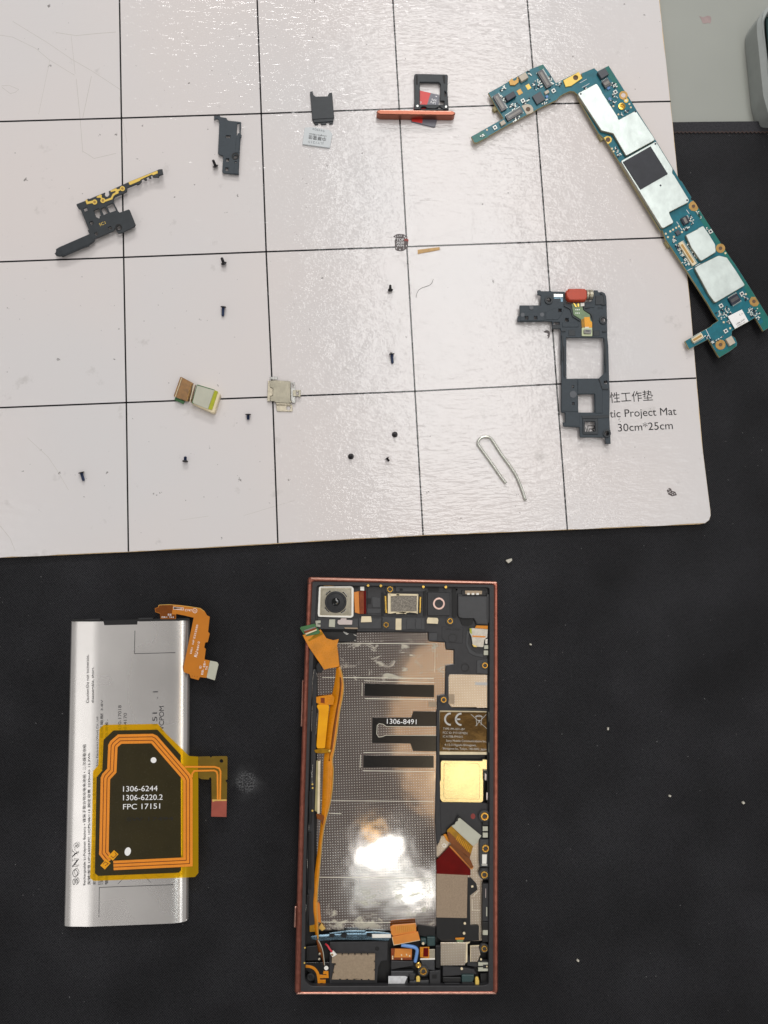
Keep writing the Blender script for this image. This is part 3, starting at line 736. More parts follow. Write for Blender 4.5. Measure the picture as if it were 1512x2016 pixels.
# ================================================================== PLASTIC BRACKET WITH VIBRATION MOTOR
zp = zone(1000, 550, 6.873); zq = zone(1080, 680, 5.4)
ZK = ZW + .27
br = root('motor_bracket', 1150, 720, ZW, 'black plastic frame bracket with an orange red vibration motor at its top', 'bracket')
outl = (zp(400, 150, 440, 142, 447, 158, 550, 158, 570, 142, 590, 162, 770, 166, 776, 200, 790, 330, 1040, 330, 1140, 290, 1160, 210, 1165, 146, 1213, 146, 1225, 172, 1270, 166, 1310, 185, 1330, 225, 1337, 300, 1348, 800)
        + zq(636, 0, 646, 380, 652, 500, 648, 780, 662, 1045, 612, 1045, 604, 985, 590, 978, 335, 978, 330, 872, 160, 862, 152, 820, 178, 815, 176, 716, 135, 712, 138, 345, 135, 0)
        + zp(712, 1160, 716, 765, 722, 700, 708, 668, 602, 670, 600, 572, 500, 566, 378, 572, 240, 572, 130, 568, 136, 500, 160, 492, 160, 350, 444, 350, 446, 215, 402, 208))
hl = [zp(790, 788, 1292, 790) + zq(590, 0, 588, 300, 535, 350, 192, 354, 190, 0), rnd(zq(313, 520, 488, 518, 490, 714, 318, 712), 1), zq(386, 810, 495, 810, 498, 912, 388, 915), zp(618, 578, 702, 578, 702, 612, 618, 612),
      zp(229, 498, 275, 498, 275, 544, 229, 544), zp(353, 498, 397, 498, 397, 542, 353, 542), zp(684, 396, 726, 396, 726, 440, 684, 440), zp(775, 524, 822, 524, 822, 570, 775, 570), circ(*zp(555, 278)[0], 4, 14), circ(*zp(1292, 548)[0], 4.4, 14),
      circ(*zq(608, 393)[0], 3.8, 14), circ(*zq(622, 935)[0], 4.4, 14), zq(247, 425, 270, 425, 270, 452, 247, 452), zq(252, 605, 275, 605, 275, 632, 252, 632)]
frm = plate('frame', outl, ZK, .07, 'black_plastic', br, holes=hl, bev=.015)
plate('frame_foot', zp(140, 500, 240, 500, 240, 560, 140, 560), ZK - .06, .20, 'black_plastic2', br); plate('frame_foot', zq(640, 900, 658, 900, 658, 1040, 615, 1040), ZK - .06, .20, 'black_plastic2', br)
for c, r0, r1 in ((zp(555, 278)[0], 8.2, 4.2), (zp(1292, 548)[0], 8.2, 4.6), (zq(622, 935)[0], 8, 4.6)):
    o, h = ring_pts(*c, r0, r1); plate('screw_collar', o, ZK + .05, .07, 'black_plastic2', br, holes=h, bev=.012)
for pts, hg, m_ in ((zp(512, 440, 640, 390, 705, 362, 750, 366, 768, 400, 680, 546, 512, 546), .018, 'black_plastic'), (zp(165, 440, 495, 440, 495, 560, 165, 560), .02, 'black_plastic'), (zp(735, 582, 955, 585, 955, 645, 735, 645), .02, 'black_plastic'),
                    (zp(1185, 225, 1245, 220, 1275, 200, 1305, 215, 1310, 340, 1185, 345), .03, 'black_plastic2'), (zp(1040, 310, 1170, 305, 1170, 380, 1040, 385), .02, 'black_plastic'), (zp(822, 682, 912, 682, 912, 765, 822, 765), .012, 'black_plastic2'), (zp(1158, 690, 1240, 690, 1240, 768, 1158, 768), .012, 'black_plastic2'),
                    (zp(602, 615, 704, 615, 704, 668, 602, 668), .03, 'black_plastic2'), (zq(140, 358, 308, 362, 312, 705, 140, 700), .015, 'black_plastic'), (zq(312, 362, 530, 360, 575, 460, 575, 720, 500, 720, 495, 515, 312, 516), .02, 'black_plastic'),
                    (zq(180, 716, 330, 716, 335, 860, 180, 855), .01, 'black_plastic'), (zq(350, 750, 640, 740, 645, 770, 530, 775, 360, 778), .015, 'black_plastic2')):
    plate('raised_panel', pts, ZK + hg, hg + .01, m_, br, holes=[hl[6]] if pts[0] == zp(512, 440)[0] else ([hl[4], hl[5]] if pts[0] == zp(165, 440)[0] else ([hl[12], hl[13]] if pts[0] == zq(140, 358)[0] else [])), bev=.012)
plate('window_frame', zq(362, 778, 525, 778, 528, 945, 365, 945), ZK + .035, .045, 'black_plastic2', br, holes=[zq(386, 810, 495, 810, 498, 912, 388, 915)], bev=.02)
ribs = [(stroke(q, 2.0), ZK + .05, .06) for q in (zp(735, 700, 782, 692), zp(1040, 385, 1110, 372), zp(1270, 340, 1330, 335), zp(1280, 705, 1330, 700), zp(775, 205, 768, 355, 850, 400, 880, 500, 980, 560), zp(1030, 330, 1035, 410, 1130, 470, 1148, 520, 1150, 760), zp(1250, 180, 1300, 215, 1310, 330), zp(735, 755, 745, 900, 740, 1100), zp(1310, 800, 1320, 1150), zq(168, 10, 172, 330), zq(608, 10, 612, 280), zq(540, 352, 575, 460, 640, 460))]
merge('rib', ribs, 'black_plastic2', br, kind='stuff')
for q in (zp(290, 362, 345, 362, 345, 400, 318, 412, 290, 400), circ(*zp(198, 478)[0], 4.2, 14), circ(*zp(462, 476)[0], 4.2, 14), circ(*zq(262, 520)[0], 7, 16), circ(*zp(1218, 268)[0], 5, 14)):
    plate('mould_mark', q, ZK + .026, .006, 'chip', br, bev=.003)
text('D1N', zp(1218, 402)[0], zp(1282, 402)[0], ZK + .004, 'void_black', br, h=4)
plate('silver_strip', zp(620, 195, 745, 197, 745, 240, 620, 236), ZK + .006, .02, 'steel', br)
plate('blue_strip', zp(620, 240, 745, 243, 745, 305, 715, 305, 710, 262, 620, 262), ZK + .012, .02, 'steel_blue', br)
# motor: rubber boot turned on its side, with a split metal weight
def barrel(name, x0, x1, y, r, z, m_, parent, prof, n=16, flat=None):
    V, Fc = [], []
    s = S(x0, y, z); A = P(x0, y, z); B = P(x1, y, z); u = (B - A); ln = u.length; u.normalize(); w = Vector((-u.y, u.x, 0))
    for t_, k_ in prof:
        for i in range(n):
            a = 2 * math.pi * i / n
            V.append(A + u * (ln * t_) + w * (r * s * k_ * math.cos(a)) + Vector((0, 0, min(r * s * k_ * math.sin(a), flat if flat else 9))))
    for j in range(len(prof) - 1):
        for i in range(n):
            a, b = j * n + i, j * n + (i + 1) % n; Fc.append((a, a + n, b + n, b))
    Fc.append(tuple(range(n))); Fc.append(tuple(reversed(range(len(V) - n, len(V)))))
    return link(name, V, Fc, m_, parent, smooth=False)
mo = barrel('motor_boot', 1113, 1152.6, 582, 12.6, ZK + .06, 'red_rubber', br, [(0, .45), (.02, .62), (.14, 1), (.5, 1.03), (.93, 1), (1, .78)], 20, flat=.17)
for pts in ((1153.5, 1157.5), (1159.5, 1165.5)):
    barrel('motor_weight', *pts, 580.5, 9.8, ZK + .05, 'nickel', br, [(0, 1), (1, 1)], 14)
barrel('motor_shaft', 1157, 1167, 581, 4, ZK + .05, 'brass', br, [(0, 1), (1, 1)], 10)
fx = plate('flex_circuit', zp(862, 330, 1000, 325, 1018, 415, 1110, 478, 1112, 520, 1140, 575, 1145, 655, 1000, 655, 990, 560, 985, 540, 888, 480), ZK + .03, .02, 'olive_green', br)
plate('contact_lead', zp(880, 320, 905, 325, 935, 372, 915, 375), ZK + .05, .02, 'gold', fx); plate('contact_lead', zp(940, 325, 962, 325, 965, 370, 945, 372), ZK + .05, .02, 'gold', fx); plate('white_foam', zp(985, 320, 1035, 320, 1035, 360, 985, 365), ZK + .08, .06, 'white_plastic', fx)
plate('orange_flex', zp(1032, 510, 1108, 508, 1112, 555, 1140, 580, 1140, 652, 1042, 652, 1035, 570), ZK + .035, .01, 'fpc_bright', fx); plate('olive_flex', zp(990, 545, 1032, 525, 1042, 652, 1000, 655), ZK + .034, .008, 'amber', fx)
cb = plate('connector_base', rnd(zp(1000, 652, 1145, 650, 1143, 768, 1000, 766), 2), ZK + .03, .03, 'pale_green', br)
plate('connector', rnd(zp(1028, 678, 1130, 680, 1128, 735, 1028, 730), 1.2), ZK + .09, .06, 'connector_grey', cb); plate('socket', zp(1052, 690, 1108, 692, 1108, 705, 1052, 704), ZK + .095, .02, 'chip_dark', cb)
merge('gold_contact', [(box(*zp(1045 + i * 13, 642)[0], *zp(1053 + i * 13, 668)[0]), ZK + .045, .01) for i in range(4)] + [(rect(*zp(920 + (i % 3) * 22, 410 + (i // 3) * 46)[0], 2, 2), ZK + .04, .01) for i in range(6)], 'solder', fx, kind='stuff')

# ================================================================== SMALL PLASTIC BRACKETS
zm = zone(90, 310, 6.048); ZC = ZW + .27
sb = root('antenna_bracket', 200, 430, ZW, 'dark plastic bracket with gold antenna traces and the mark SC1', 'bracket')
outl = zm(365, 555, 475, 512, 500, 488, 520, 492, 600, 458, 705, 416, 700, 440, 712, 462, 735, 467, 756, 445, 752, 415, 748, 402, 820, 366, 985, 292, 1000, 285, 1325, 152, 1345, 140, 1388, 137, 1398, 200, 1352, 216, 1345, 240, 1330, 236, 1275, 236, 1262, 206, 1252, 212, 1255, 245, 1232, 250, 1222, 228, 1198, 238, 1205, 268, 1180, 274, 1160, 255, 1140, 262, 1142, 285, 1122, 310, 1095, 327, 1078, 318, 970, 362, 965, 408, 925, 427, 830, 466, 812, 488, 806, 530, 862, 640, 880, 655, 925, 640, 985, 617, 1000, 626, 1070, 800, 1056, 825, 900, 900, 862, 906, 822, 842, 815, 872, 580, 972, 575, 1005, 520, 1037, 515, 1052, 430, 1082, 240, 1165, 195, 1172, 155, 1176, 122, 1168, 105, 1140, 125, 1128, 120, 1092, 160, 1066, 520, 910, 500, 868, 515, 862, 415, 620, 390, 610, 368, 575)
hl = [zm(570, 632, 620, 610, 632, 606, 657, 692, 640, 702, 642, 722, 625, 724, 612, 712, 598, 710), zm(655, 612, 705, 588, 741, 660, 690, 684), zm(726, 572, 798, 542, 835, 632, 762, 655)] + [rect(*c, w, w, -23) for c, w in zip(zm(475, 620, 545, 780, 765, 840, 600, 908), (6.6, 6.4, 5.6, 5.6))] + [circ(*zm(872, 838)[0], 4.4, 14)]
plate('frame', outl, ZC, .055, 'black_plastic2', sb, holes=hl, bev=.012)
plate('frame_foot', zm(160, 1080, 200, 1070, 220, 1150, 180, 1165), ZC - .05, .21, 'black_plastic2', sb); plate('frame_foot', zm(960, 660, 1000, 650, 1040, 760, 990, 780), ZC - .05, .21, 'black_plastic2', sb)
plate('screw_recess_shade', circ(*zm(868, 832)[0], 6.8, 18), ZC + .004, .003, 'void_black', sb, holes=[circ(*zm(872, 838)[0], 4.4, 14)], bev=0)  # black ring paints the shade of the recess round the screw hole
plate('arm_panel', zm(180, 1110, 205, 1160, 500, 1040, 560, 1000, 525, 925, 250, 1050), ZC + .012, .02, 'black_plastic2', sb, bev=.008); plate('end_cap', zm(1330, 150, 1388, 140, 1395, 198, 1345, 212), ZC + .05, .08, 'black_plastic2', sb, bev=.01)
plate('end_cap', zm(125, 1095, 160, 1070, 190, 1165, 158, 1172, 115, 1140), ZC + .02, .05, 'black_plastic2', sb, bev=.01)
G = [zm(985, 294, 1320, 160, 1333, 160, 1334, 188, 1280, 210, 1262, 202, 1130, 262, 1120, 278, 1010, 325, 998, 325), zm(770, 392, 835, 366, 848, 374, 852, 380, 880, 372, 885, 392, 866, 402, 868, 425, 830, 442, 808, 458, 792, 498, 700, 530, 690, 510, 775, 478, 798, 432, 832, 414, 828, 398, 775, 412), zm(600, 470, 650, 440, 668, 448, 666, 470, 685, 495, 670, 505, 648, 480, 615, 480), zm(470, 508, 495, 500, 500, 525, 560, 512, 565, 540, 488, 558)]
for g_ in G: plate('gold_trace', g_, ZC + .016, .012, 'gold_print', sb, bev=.004)
for c in (zm(912, 370)[0], zm(680, 512)[0], zm(582, 530)[0]):
    o, h = ring_pts(*c, 5.0, 2.6, 16); g_ = plate('gold_ring', o, ZC + .024, .02, 'gold_print', sb, holes=h, bev=.004); plate('contact_hole', circ(*c, 2.7, 12), ZC + .014, .006, 'dull_gold', g_, bev=0)
text('SC1', zm(645, 818)[0], zm(716, 790)[0], ZC + .005, 'gold_print', sb, h=6)

zn = zone(400, 220, 15.12)
cp = root('cover_bracket', 447, 290, ZW, 'narrow black plastic cover plate with a slot, beside a screw under the grid line', 'bracket')
plate('plate', rnd(zn(320, 120, 500, 115, 512, 152, 690, 178, 715, 235, 760, 260, 1000, 285, 1130, 302, 1110, 660, 1142, 680, 1130, 772, 1108, 770, 1055, 1750, 1066, 1868, 985, 1860, 890, 1850, 600, 1825, 565, 1790, 595, 1310, 480, 1275, 440, 1235, 450, 1000, 482, 290, 440, 215, 352, 210, 340, 252, 325, 240), .8, 2), ZW + .16, .06, 'black_plastic', cp,
      holes=[zn(1012, 352, 1082, 355, 1078, 628, 1030, 640, 1015, 700, 988, 690), zn(676, 700, 812, 700, 808, 776, 674, 774), circ(*zn(962, 1345)[0], 3.8, 14), rect(*zn(722, 1430)[0], 5.8, 6, 2), rect(*zn(704, 1706)[0], 5.8, 6, 2), rect(*zn(968, 1500)[0], 4, 2.6, 2)], bev=.012)
plate('side_rail', zn(985, 720, 1090, 700, 1060, 1220, 945, 1215), ZW + .175, .03, 'black_plastic', cp, bev=.01); plate('side_rail', zn(930, 1530, 1045, 1535, 1045, 1850, 905, 1840), ZW + .175, .03, 'black_plastic', cp, bev=.01)
o, h = ring_pts(*zn(955, 1325)[0], 7.2, 4.2, 18); plate('screw_recess_shade', o, ZW + .164, .004, 'void_black', cp, holes=h, bev=0)  # shade in the screw recess, painted as a black ring
plate('foot', zn(600, 1540, 680, 1540, 680, 1640, 600, 1640), ZW + .11, .1, 'black_plastic2', cp)

zo = zone(580, 120, 4.447)
st = root('card_holder', 634, 215, ZW, 'small plain black card holder with two prongs, just above the white SIM card', 'card holder')
plate('body', zo(135, 268, 158, 262, 165, 296, 182, 310, 288, 308, 302, 278, 328, 275, 346, 490, 338, 500, 155, 512), ZW + .11, .11, 'black_plastic2', st, bev=.015)
plate('lower_edge', zo(158, 512, 340, 498, 338, 528, 170, 540), ZW + .09, .09, 'black_plastic2', st, bev=.015)
for q in (zo(172, 535, 205, 535, 205, 556, 178, 558), zo(228, 532, 280, 530, 276, 554, 232, 556), zo(300, 526, 338, 524, 334, 549, 305, 551)): plate('foot', q, ZW + .06, .06, 'black_plastic2', st, bev=.01)
sm = root('sim_card', 625, 270, ZW, 'small white SIM card with grey upside down printing, below the plain black card holder', 'SIM card')
zs_ = zone(585, 235, 18.9)
plate('card', rnd(zs_(285, 295, 600, 285, 1200, 390, 1310, 540, 1215, 1060, 190, 920), 1.5), ZW + .075, .075, 'sim_white', sm, bev=.01)
text('944904', zs_(1030, 400)[0], zs_(580, 310)[0], ZW + .079, 'grey_ink', sm, h=4.5)
text('Chunghwa Telecom', zs_(1095, 610)[0], zs_(455, 510)[0], ZW + .079, 'ink', sm, h=3.0)
text('中華電信', zs_(1080, 680)[0], zs_(430, 590)[0], ZW + .079, 'ink', sm, h=6.5)
text('JLY1215', zs_(1000, 860)[0], zs_(420, 795)[0], ZW + .079, 'grey_ink', sm, h=4.5)

zc = zone(805, 135, 15.12)
mc = root('memory_card', 845, 215, ZW, 'red and grey memory card lying under the copper coloured card tray', 'memory card')
plate('card', zc(240, 630, 345, 652, 905, 780, 915, 830, 830, 1560, 790, 1725, 740, 1738, 75, 1580, 70, 1520), ZW + .06, .06, 'grey_card', mc, bev=.008)
plate('red_print', zc(245, 640, 345, 658, 650, 730, 600, 880, 410, 1500, 400, 1630, 85, 1572, 80, 1525), ZW + .064, .003, 'red_card', mc, bev=0)
text('32', zc(690, 880)[0], zc(640, 1020)[0], ZW + .064, 'white_ink', mc, h=6); text('XC', zc(780, 900)[0], zc(730, 1060)[0], ZW + .064, 'white_ink', mc, h=4)
text('1', zc(800, 810)[0], zc(790, 835)[0], ZW + .064, 'white_ink', mc, h=3); text('S', zc(330, 970)[0], zc(305, 1050)[0], ZW + .068, 'white_ink', mc, h=3.4)
ct = root('card_tray', 830, 195, ZW, 'black memory card tray joined to a long copper coloured cover strip', 'card tray')
plate('frame', rnd(zc(195, 150, 1140, 168, 1165, 210, 1160, 300, 1150, 640, 1175, 1060, 1190, 1220, 150, 1220, 165, 1060, 170, 600, 155, 200), 1.5), ZW + .19, .10, 'black_plastic2', ct,
      holes=[rnd(zc(328, 400, 890, 405, 945, 470, 930, 960, 1055, 965, 1050, 1072, 328, 1060), .8), zc(1070, 660, 1110, 720, 1105, 815, 1058, 815), zc(355, 1165, 400, 1135, 920, 1128, 1010, 1200, 1000, 1215, 360, 1215)], bev=.02)
plate('crossbar', zc(330, 1075, 1060, 1075, 1050, 1120, 920, 1118, 780, 1190, 560, 1180, 480, 1120, 330, 1118), ZW + .20, .05, 'black_plastic2', ct, bev=.012)
for q in (zc(210, 200, 262, 200, 262, 470, 215, 470), zc(1000, 205, 1082, 205, 1082, 430, 1040, 430)): plate('rail', q, ZW + .205, .03, 'void_black', ct, bev=.006)
for c in (zc(255, 1112)[0], zc(1105, 1132)[0]): plate('rivet', circ(*c, 2.2, 12), ZW + .205, .03, 'steel', ct, bev=.008)
fl = plate('cover_strip', rnd([(746, 215.5), (890, 217.5), (896, 220.5), (896.5, 223.5), (892, 227), (748, 225.2), (741.5, 221.5), (741.5, 218.5)], 3, 4), ZW + .40, .38, 'copper_flap', ct, bev=.03)
plate('edge_highlight', stroke([(748, 217.2), (888, 219.2)], 1.0), ZW + .402, .02, 'copper_bright', ct, bev=.004)  # bright copper line paints a highlight along the strip

# ================================================================== FRONT CAMERA MODULE, METAL CLIP
zr = zone(320, 720, 4.725); ZD_ = ZW + .34
fm_ = root('camera_module', 390, 780, ZW, 'small grey camera module with a folded brown ribbon on its left', 'camera module')
bd = plate('housing', zr(318, 180, 325, 174, 515, 240, 537, 266, 482, 438, 462, 440, 275, 355, 268, 345), ZD_ - .03, .3, 'connector_cream', fm_, bev=.03)
plate('back_plate', rnd(zr(320, 178, 482, 225, 422, 404, 275, 345), 1), ZD_ + .01, .05, 'sage', fm_, bev=.008); plate('green_strip', zr(486, 226, 515, 240, 460, 410, 425, 402), ZD_ + .012, .05, 'bright_green', fm_, bev=.008)
plate('dark_edge', zr(318, 176, 330, 176, 484, 222, 482, 228, 322, 182, 280, 335, 290, 355, 272, 345), ZD_ + .018, .03, 'pcb_green', fm_, bev=.004)
def ramp(x0, z0, x1, z1_):
    a, b = P(*x0, ZW), P(*x1, ZW); u = b - a; l2 = u.length_squared
    return lambda x, y: z0 + (z1_ - z0) * max(-.2, min(1.2, ((x - a.x) * u.x + (y - a.y) * u.y) / l2))
plate('ribbon', zr(170, 112, 182, 110, 290, 165, 232, 335, 110, 290, 112, 275), ZW + .20, .02, 'ribbon_brown', fm_, bev=.004, zf=ramp(zr(130, 200)[0], .12, zr(270, 260)[0], .0))
for i in range(4):
    d = i * 13
    plate('ribbon_fold', stroke(zr(268 + d, 166 + d * .3, 228 + d, 330 + d * .3), 1.4), ZW + .25 + .02 * i, .04, ['dull_gold', 'ribbon_brown', 'connector_cream', 'ribbon_brown'][i], fm_, bev=.004)
plate('ribbon_edge', stroke(zr(178, 112, 118, 288), 1.2), ZW + .34, .05, 'connector_cream', fm_, bev=.004)
plate('connector_tab', zr(120, 292, 206, 330, 192, 355, 110, 318), ZW + .14, .08, 'pcb_green', fm_, bev=.008)

mb = root('metal_clip', 560, 778, ZW, 'bent nickel metal clip plate with a screw tab, on a grid crossing', 'clip'); ZM = ZW + .16
plate('plate', rnd(zr(992, 140, 1062, 133, 1072, 136, 1182, 143, 1178, 348, 1052, 342, 1040, 332, 1000, 328, 1000, 290, 1026, 275, 1026, 212, 1000, 200), 1), ZM, .04, 'nickel', mb, bev=.012)
plate('side_wall', zr(980, 140, 996, 138, 1002, 205, 1028, 214, 1026, 272, 1000, 288, 1000, 330, 974, 330), ZM - .035, .08, 'steel_soft', mb, bev=.01, label='darker bent side of the clip')
plate('top_lip', zr(996, 104, 1070, 101, 1068, 132, 1060, 128, 1000, 128), ZM - .03, .03, 'steel', mb, bev=.008); plate('folded_rib', zr(1178, 145, 1190, 145, 1190, 320, 1205, 335, 1190, 345, 1175, 345), ZM + .02, .07, 'nickel', mb, bev=.01)
plate('right_wall', zr(1195, 152, 1230, 155, 1232, 220, 1236, 345, 1208, 345, 1195, 310), ZM - .05, .05, 'steel', mb, bev=.008, holes=[zr(1203, 165, 1222, 168, 1222, 210, 1203, 205)])
plate('hook_arm', zr(1210, 228, 1285, 226, 1284, 288, 1268, 290, 1262, 282, 1212, 284), ZM - .01, .05, 'nickel', mb, holes=[zr(1240, 240, 1266, 240, 1266, 272, 1244, 272)], bev=.006)
plate('screw_tab', rnd(zr(1058, 362, 1206, 362, 1210, 420, 1200, 426, 1070, 424, 1060, 412), 1), ZW + .05, .04, 'steel_soft', mb, holes=[circ(*zr(1172, 394)[0], 4.4, 14)], bev=.008)
plate('tab_bend', zr(1056, 342, 1180, 346, 1200, 364, 1058, 362), ZM - .04, .09, 'steel_soft', mb, bev=.01)

# ================================================================== SCREWS
def screw_mesh():
    s = .0214; n = 16
    hd = [(0, 0), (4.6, 0), (5.7, .6), (5.7, 1.4), (4.8, 2.2), (2.8, 2.3), (2.3, 1.2), (0, 1.2)]
    def turn(prof, flip=False):
        V, Fc = [], []
        for r, h in prof:
            for i in range(n):
                a = 2 * math.pi * i / n; V.append((-h * s, r * s * math.cos(a), r * s * math.sin(a)))
        for j in range(len(prof) - 1):
            for i in range(n):
                a, b = j * n + i, j * n + (i + 1) % n; Fc.append((a, a + n, b + n, b))
        return V, Fc
    H = turn(hd)
    sh = [(2.6, 0)]
    for i in range(9): sh += [(2.9, -1.0 - i * 1.5), (2.35, -1.75 - i * 1.5)]
    sh += [(1.4, -15.2), (0, -15.2)]
    return H, turn(sh)
HM, SM = screw_mesh()
def mk_mesh(nm, g, m_):
    me = bpy.data.meshes.new(nm); me.from_pydata(g[0], [], g[1]); me.materials.append(M[m_]); me.validate(); me.update(); return me
proto = bpy.data.objects.new('screw', None); ph = bpy.data.objects.new('head', mk_mesh('head', HM, 'screw_black')); ps = bpy.data.objects.new('shaft', mk_mesh('shaft', SM, 'blue_thread'))
ps2 = mk_mesh('shaft_black', SM, 'screw_black')
ps_blue = ps.data
first = True
def put_screw(x, y, deg, tilt, label, sc_=1.0, ln=1.0, black=False):
    """x, y: where the head sits; deg: where the shaft points in the picture; tilt: shaft raised from flat"""
    global first
    if first: r_, h_, s_ = proto, ph, ps; first = False
    else: r_, h_, s_ = proto.copy(), ph.copy(), ps.copy()
    for q in (r_, h_, s_): col.objects.link(q)
    h_.parent = r_; s_.parent = r_
    s_.data = ps2 if black else ps_blue
    ta = math.radians(tilt); zc2 = ZW + .0214 * sc_ * (2.3 * max(0, math.sin(ta)) + 5.7 * math.cos(ta)) + .003
    r_.location = P(x, y, zc2)
    r_.rotation_euler = (0, -math.radians(tilt), -math.radians(deg))
    r_.scale = (sc_, sc_, sc_); s_.scale = (ln, 1, 1)
    r_['label'] = label; r_['category'] = 'screw'; r_['group'] = 'loose screws on the white mat'
    return r_
put_screw(424, 326, -112, 42, 'black screw tipped on its head beside the narrow black cover plate', ln=.75, black=True)
put_screw(440.3, 517.5, -108, 48, 'black screw tipped on its head just below a grid line, above another screw', ln=.75, black=True)
put_screw(439.6, 605.6, 97, -10, 'blue threaded screw lying flat in the middle of a left hand grid square', ln=1.1)
put_screw(768.5, 570, -92, 52, 'tiny black screw tipped up beside the vertical grid line below the round sticker', sc_=.9, ln=.75, black=True)
put_screw(771.5, 698, 88, -10, 'blue threaded screw lying flat above the grid line, head toward the round sticker', ln=1.15)
put_screw(488.5, 817, 92, -10, 'short blue screw lying between the camera module and the metal clip', ln=.6)
put_screw(777.3, 855.3, 0, 90, 'round black screw standing on its head nearest the long vertical grid line', sc_=1.0, ln=.5, black=True)
put_screw(690.8, 898.5, 0, 90, 'round black screw standing on its head, alone left of the tilted screw', sc_=1.0, ln=.5, black=True)
put_screw(762.5, 902.5, 60, -8, 'tiny dark short screw lying below the round black one, by scratched film', sc_=.75, ln=.55, black=True)
put_screw(364.5, 907, -85, -6, 'short blue screw with its head pointing down, nearest the bottom left grid square centre', ln=.55)
put_screw(160.3, 931.5, 78, -10, 'blue threaded screw lying by itself at the far lower left of the white mat', ln=1.0)

# ================================================================== SMALL LOOSE THINGS ON THE WHITE MAT
zt = zone(770, 460, 25.2)
sk = root('round_sticker', 790, 477, ZW, 'torn round dark warranty sticker reading TOP 2020 WIN on a grid crossing', 'sticker')
plate('paper', zt(110, 140, 250, 35, 420, 10, 620, 30, 800, 140, 810, 250, 850, 300, 835, 620, 820, 690, 700, 790, 600, 845, 440, 870, 300, 845, 200, 780, 185, 400, 180, 330, 240, 220, 180, 190), ZW + .012, .010, 'sticker', sk, bev=.002)
zk_ = ZW + .016
text('TOP', zt(270, 355)[0], zt(640, 355)[0], zk_, 'white_ink', sk, h=4.8); text('2020', zt(255, 500)[0], zt(645, 500)[0], zk_, 'white_ink', sk, h=4.4); text('WIN', zt(270, 640)[0], zt(635, 640)[0], zk_, 'white_ink', sk, h=4.4)
for s_, a, b in (('11', (230, 190), (350, 170)), ('12', (405, 145), (530, 145)), ('1', (625, 180), (660, 190)), ('1', (700, 240), (735, 250)), ('4', (730, 645), (780, 645)), ('7', (240, 770), (300, 770)), ('6', (410, 820), (480, 820)), ('5', (600, 770), (650, 770))):
    text(s_, zt(*a)[0], zt(*b)[0], zk_, 'white_ink', sk, h=3.4)
plate('red_patch', zt(650, 270, 700, 240, 800, 250, 870, 310, 850, 380, 810, 400, 790, 370, 650, 360), zk_, .003, 'red_ink', sk, bev=0)
zs7 = zone(740, 440, 7.2)
tr = root('wood_strip', 844, 492, ZW, 'thin tan strip lying right of the round sticker', 'strip')
plate('strip', zs7(592, 372, 900, 333, 906, 340, 905, 372, 594, 430), ZW + .03, .028, 'tan_strip', tr, bev=.006)
hm_ = root('sticker_scrap', 1078, 657, ZW, 'dark crescent shaped sticker scrap beside the motor bracket', 'scrap')
plate('scrap', zp(480, 712, 500, 695, 525, 684, 548, 690, 565, 712, 570, 745, 562, 780, 542, 802, 535, 795, 545, 775, 530, 760, 542, 740, 530, 722, 510, 722), ZW + .012, .010, 'sticker', hm_, bev=.002)
ztt = zone(920, 840, 3.15)
hs_ = root('lattice_scrap', 1322, 968, ZW, 'tiny dark honeycomb lattice scrap near the bottom right corner of the white mat', 'scrap')
plate('lattice', ztt(1238, 395, 1252, 380, 1264, 384, 1268, 398, 1290, 404, 1300, 424, 1272, 432, 1248, 420), ZW + .012, .010, 'sticker', hs_, holes=[circ(*q, 1.35, 6) for q in ztt(1250, 391, 1258, 401, 1263, 413, 1275, 409, 1286, 416, 1274, 421, 1251, 408)], bev=.0015)
pn = root('eject_pin', 985, 910, ZW, 'long thin bent wire eject pin lying on the glossy lower part of the white mat', 'pin')
q = ztt(240, 352, 205, 305, 150, 225, 80, 128, 66, 105, 72, 82, 92, 66, 115, 62, 138, 66, 156, 84, 210, 168, 290, 280, 330, 365, 362, 458)
tube('wire', [(x, y, ZW + .075) for x, y in q], 2.7, 'pin_metal', pn, n=10, sm=5)
hr = root('hair', 835, 570, ZW, 'fine dark hair lying on the white mat between two grid lines', 'hair')
tube('strand', [(*c, ZW + .01) for c in zs7(570, 1050, 578, 1000, 605, 945, 660, 910, 720, 890, 780, 860, 815, 790)], .35, 'sticker', hr, n=5, sm=4)
# crumbs and lint on the black mat
def crumb(x, y, w, h, deg, label, m_='crumb'):
    c = root('crumb' if w > 5 else 'lint_speck', x, y, ZB, label, 'crumb' if w > 5 else 'lint', 'specks on the black mat')
    pts = [(px0 + rc.uniform(-.12, .12) * w, py0 + rc.uniform(-.12, .12) * h) for px0, py0 in (rnd(rect(x, y, w, h, deg), 1.2, 2))]
    plate('fibre' if w <= 5 else 'lump', pts, ZB + .06 + .008 * w, .05 + .008 * w, m_, c, bev=.012)
crumb(1003.5, 1104, 11, 6.5, -25, 'pale crumb on the black mat just below the edge of the white board'); crumb(1045, 1269, 4.6, 3.4, 20, 'white speck on the black mat right of the phone, level with its top quarter')
crumb(1197.5, 1435, 3.2, 5, 10, 'upright white speck, farthest from other specks in the middle of the bare black mat'); crumb(1319.5, 1567.5, 4.4, 3.8, 30, 'white speck level with the gold plate, left of another speck')
crumb(1464.5, 1581, 5, 4.2, -30, 'white speck near the right edge of the photo on the black mat'); crumb(1138.5, 1892, 5, 3.4, 30, 'white speck on the black mat low down right of the phone')

